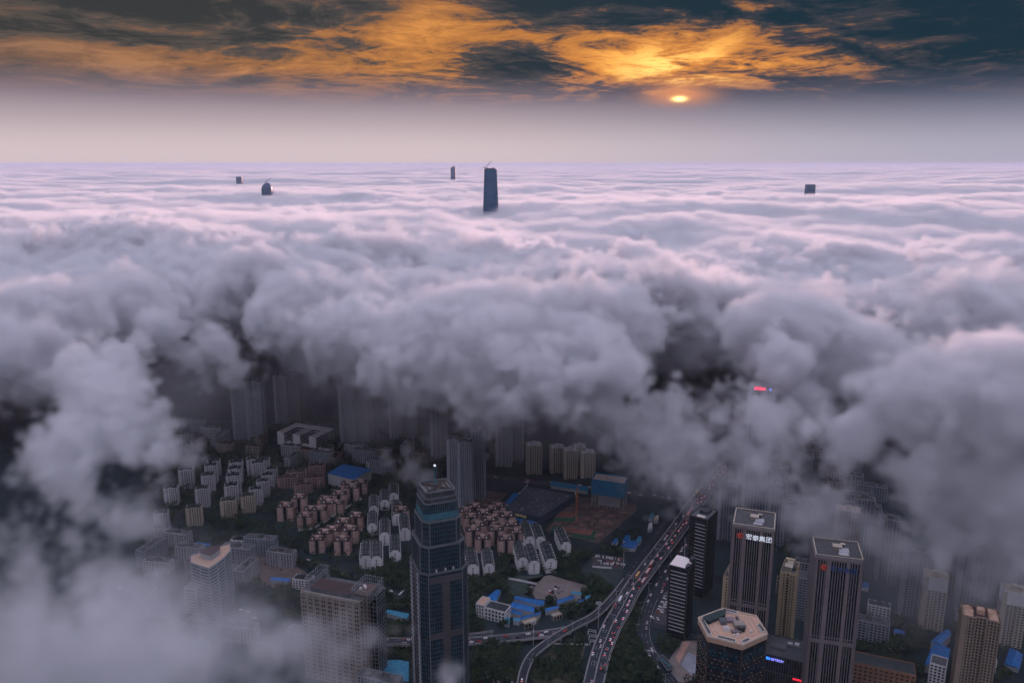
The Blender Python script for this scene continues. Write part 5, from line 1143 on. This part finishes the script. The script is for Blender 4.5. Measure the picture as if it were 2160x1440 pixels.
# puffs of the broken cloud edge: photo pixel, distance ahead (m), radius (m), thickness
PUFF = [
 (1050,760,1000,110,1),(900,750,1030,100,1),(1200,770,1010,100,1),(760,715,1100,88,1),(640,680,1200,85,1),(1130,790,960,58,0.8),(980,780,970,58,0.8),(1280,775,990,70,0.8),(850,770,1030,72,1),(1000,704,1080,105,1),(1180,704,1080,105,1),(1280,690,1150,95,1),(1060,830,960,34,0.4),(1200,840,960,34,0.4),(900,810,1000,34,0.4),
 (1680,710,1050,95,1),(1800,745,1010,78,1),(1650,780,960,52,0.9),(2050,720,1100,115,1),(1960,845,755,72,1),(2085,845,740,94,1),(2190,880,740,92,1),(2000,1000,720,62,1),(2130,1040,700,80,1),(1870,905,765,38,1),(1835,900,770,36,1),(1822,945,760,28,0.9),(1885,990,745,40,1),(2100,1130,700,48,0.25),(1990,1100,715,38,0.225),(1860,1150,745,24,0.175),(1940,1170,735,26,0.15),(1795,1115,755,20,0.15),(1720,1085,800,18,0.25),
 (1400,965,930,48,0.326),(1375,905,960,46,0.299),(1480,930,940,44,0.272),(1550,900,950,38,0.218),(1450,1005,900,38,0.299),(1560,990,900,34,0.245),(1640,880,930,38,0.272),(1700,840,950,38,0.6),(1335,975,940,22,0.218),(1420,870,980,46,0.245),(1520,860,990,32,0.163),(1520,1020,890,24,0.19),
 (868,985,1040,28,0.9),(885,1015,1030,18,0.8),(842,968,1045,15,0.4),(1620,905,890,46,0.326),(1600,960,880,38,0.245),(1660,940,880,34,0.245),
 (520,775,1150,38,0.55),(455,735,1160,40,0.55),(560,800,1150,28,0.4),(400,760,1170,32,0.45),(340,690,1150,54,0.75),(250,650,1200,80,1),(100,694,1050,98,1),(40,765,940,76,1),
 (225,800,880,36,0.75),(240,760,900,32,0.65),(200,870,830,42,0.6),(175,940,770,48,0.68),(260,915,780,42,0.68),(320,950,765,32,0.6),(130,990,730,44,0.52),(290,1000,745,28,0.4),(372,968,750,17,0.4),(398,962,745,11,0.32),
 (90,1110,640,32.8,0.225),(200,1110,650,26.2,0.225),(270,1130,640,18,0.157),(130,1170,600,26.2,0.178),(50,1220,545,31.2,0.202),
 (230,1350,450,23,0.202),(400,1350,460,23,0.202),(300,1410,420,27.9,0.225),(180,1430,410,27.9,0.225),(500,1360,465,21.3,0.202),(600,1385,465,19.7,0.202),(660,1370,475,13.1,0.133),(60,1425,400,26.2,0.178),(700,1410,480,11.5,0.113),(880,1420,500,20,0.6),(780,1415,500,18,0.2)]
VEIL = [(820,845,1040,70,.09),(950,865,1000,70,.09),(1100,875,980,70,.09),(1250,865,980,70,.09),(1380,990,930,50,.06),(660,790,1150,60,.07),(1990,1240,730,85,.05),(2120,1220,720,85,.06),(1880,1180,740,60,.04),(2080,1330,650,60,.03),(1500,1010,930,60,.03),(360,820,1180,90,.06),(420,1240,640,55,.03),(520,1290,600,50,.035),(330,1180,700,60,.03),(1750,1000,850,70,.02),(950,900,1100,70,.02),(1150,920,1080,70,.02)]
def field(lo, hi, n, puffs, sea_from):
    X = np.linspace(lo[0], hi[0], n[0], dtype=np.float32)[:, None, None]; Y = np.linspace(lo[1], hi[1], n[1], dtype=np.float32)[None, :, None]; Z = np.linspace(lo[2], hi[2], n[2], dtype=np.float32)[None, None, :]
    cell = [(hi[i] - lo[i]) / (n[i] - 1) for i in range(3)]
    s = np.full(n, -250, np.float32); wg = np.zeros(n, np.float32); ws = np.full(n, 1e-6, np.float32); veil = np.zeros(n, np.float32)
    for px, py, d, r, dn in puffs:
        c = at_d(px, py, d); sl = []
        for i in range(3):
            a, b = max(0, int((c[i] - r * 1.6 - lo[i]) / cell[i])), min(n[i], int((c[i] + r * 1.6 - lo[i]) / cell[i]) + 2)
            sl.append(slice(a, max(a, b)))
        if any(q.stop <= q.start for q in sl): continue
        sl = tuple(sl); dist = np.sqrt((X[sl[0]] - c[0]) ** 2 + (Y[:, sl[1]] - c[1]) ** 2 + ((Z[:, :, sl[2]] - c[2]) * 1.2) ** 2)
        if dn <= .10 and r > 45: veil[sl] = np.maximum(veil[sl], dn * np.clip(1 - dist / (r * 1.3), 0, 1)); continue
        v = r - dist; a = np.exp(np.clip(v / 14, -6, 6)); wg[sl] += a * dn; ws[sl] += a
        h = np.clip(.5 + .5 * (v - s[sl]) / 20, 0, 1); s[sl] = v * h + s[sl] * (1 - h) + 20 * h * (1 - h)
    dm = np.where(ws > 1e-3, wg / ws, 1).astype(np.float32)
    top = top_at(X[:, :, 0], Y[:, :, 0])[:, :, None]; top = 304 + (top - 304) * (1.0 + .7 * np.clip((4200 - Y) / 2400, 0, 1))
    sea = np.minimum(top - Z, (Z - 130) * .8)
    if sea_from is not None: sea = np.minimum(sea, (Y - sea_from(X) - (top - 300) * 1.2) * .5)
    h = np.clip(.5 + .5 * (sea - s) / 22, 0, 1); dm = dm * (1 - h) + h; s = sea * h + s * (1 - h) + 22 * h * (1 - h)
    lo1 = max(18, cell[0] * 1.4); n1, n2 = spectral(n, cell, 2.8, lo1 * 1.5, 300), spectral(n, cell, 1.9, max(8, cell[0] * .9), 55)
    n3 = spectral(n, cell, 1.6, max(5, cell[0] * .8), 24) if cell[0] < 8 else 0 * n2
    a_ = 1.0 if cell[0] < 8 else .4
    s = s + a_ * (10 * n1 + 13 * (np.abs(n1) - .8) + 2.5 * n2 + 3.5 * (np.abs(n2) - .8)) + 1.6 * n3 + 1.4 * (np.abs(n3) - .8)
    thin = np.clip(1.25 - dm, 0, 1)                    # thin puffs are more ragged
    s = s + thin * (14 * n2 + 6 * n3 - 8)
    d = np.clip(s / 18, 0, 1) * (1 - (1 - np.clip((Z - 115) / 120, .14, 1)) * np.clip((dm - .7) / .3, 0, 1))
    if sea_from is not None: veil = np.maximum(veil, .012 * np.clip(1 - np.abs(Z - 105) / 75, 0, 1) * np.clip((Y - 980) / 200, 0, 1))
    d = d * d * (3 - 2 * d) * dm + veil * np.clip(.6 + .5 * n1, 0, 1.5)
    d[d < .004] = 0
    for ax in range(3):
        q = [slice(None)] * 3; q[ax] = 0; d[tuple(q)] = 0; q[ax] = -1; d[tuple(q)] = 0
    return d
M_cloud = vol_mat('cloud_droplets', .095, (.93, .934, .957), .15, CLOUD_STEP)
M_cloud2 = vol_mat('cloud_droplets_coarse', .06, (.93, .934, .957), .15, 2.6)
lo, hi, n = (-1300, 330, 15), (1300, 1800, 400), (473, 268, 71)
edge = lambda X: 1140 + 230 * np.clip((-X - 200) / 250, 0, 1) * np.clip((X + 900) / 250, 0, 1)
o = volume_from('cloud_bank', field(lo, hi, n, PUFF + VEIL, edge), lo, hi, M_cloud); tag(o, 'billowing cloud edge and fog wisps hanging over the city', 'cloud')
lo, hi, n = (-4000, 1780, 100), (4000, 6040, 370), (400, 214, 24)
o = volume_from('cloud_sea', field(lo, hi, n, [], None), lo, hi, M_cloud2); tag(o, 'sea of rolling cloud tops stretching towards the horizon', 'cloud')
# far cloud sea: a closed body with an uneven top, filled with the same droplets
ys = 6010 + (85000 - 6010) * np.linspace(0, 1, 190) ** 2.4; nx = 190; V, Fc = [], []
for y in ys:
    xs = np.linspace(-.85 * y - 1200, .85 * y + 1200, nx); tz = 304 + (top_at(xs, np.full(nx, y)) - 304) * 1.0 - 8
    V += [(x, y, z) for x, z in zip(xs, tz)]
nv = len(V); V += [(x, y, 150.0) for x, y, z in V]
for j in range(len(ys) - 1):
    for i in range(nx - 1):
        a = j * nx + i; Fc.append((a, a + 1, a + nx + 1, a + nx)); Fc.append((nv + a, nv + a + nx, nv + a + nx + 1, nv + a + 1))
for i in range(nx - 1):
    Fc.append((i, nv + i, nv + i + 1, i + 1)); a = (len(ys) - 1) * nx + i; Fc.append((a, a + 1, nv + a + 1, nv + a))
for j in range(len(ys) - 1):
    a = j * nx; Fc.append((a, a + nx, nv + a + nx, nv + a)); a += nx - 1; Fc.append((a, nv + a, nv + a + nx, a + nx))
me = bpy.data.meshes.new('far_cloud_sea'); me.from_pydata(V, [], Fc); me.materials.append(vol_mat('far_cloud_droplets', .03, (.93, .934, .957), .15))
tag(link('far_cloud_sea', me, None, 'stuff'), 'far flat cloud sea running to the horizon', 'cloud')
if HAZE:
    mb = MB(); mb.prism([(-75000, -3100), (75000, -3100), (75000, 91000), (-75000, 91000)], -1, 500)
    link('haze', mb.mesh('haze', vol_mat('haze_air', HAZE, (.64, .72, .90), .0)), None, 'stuff')
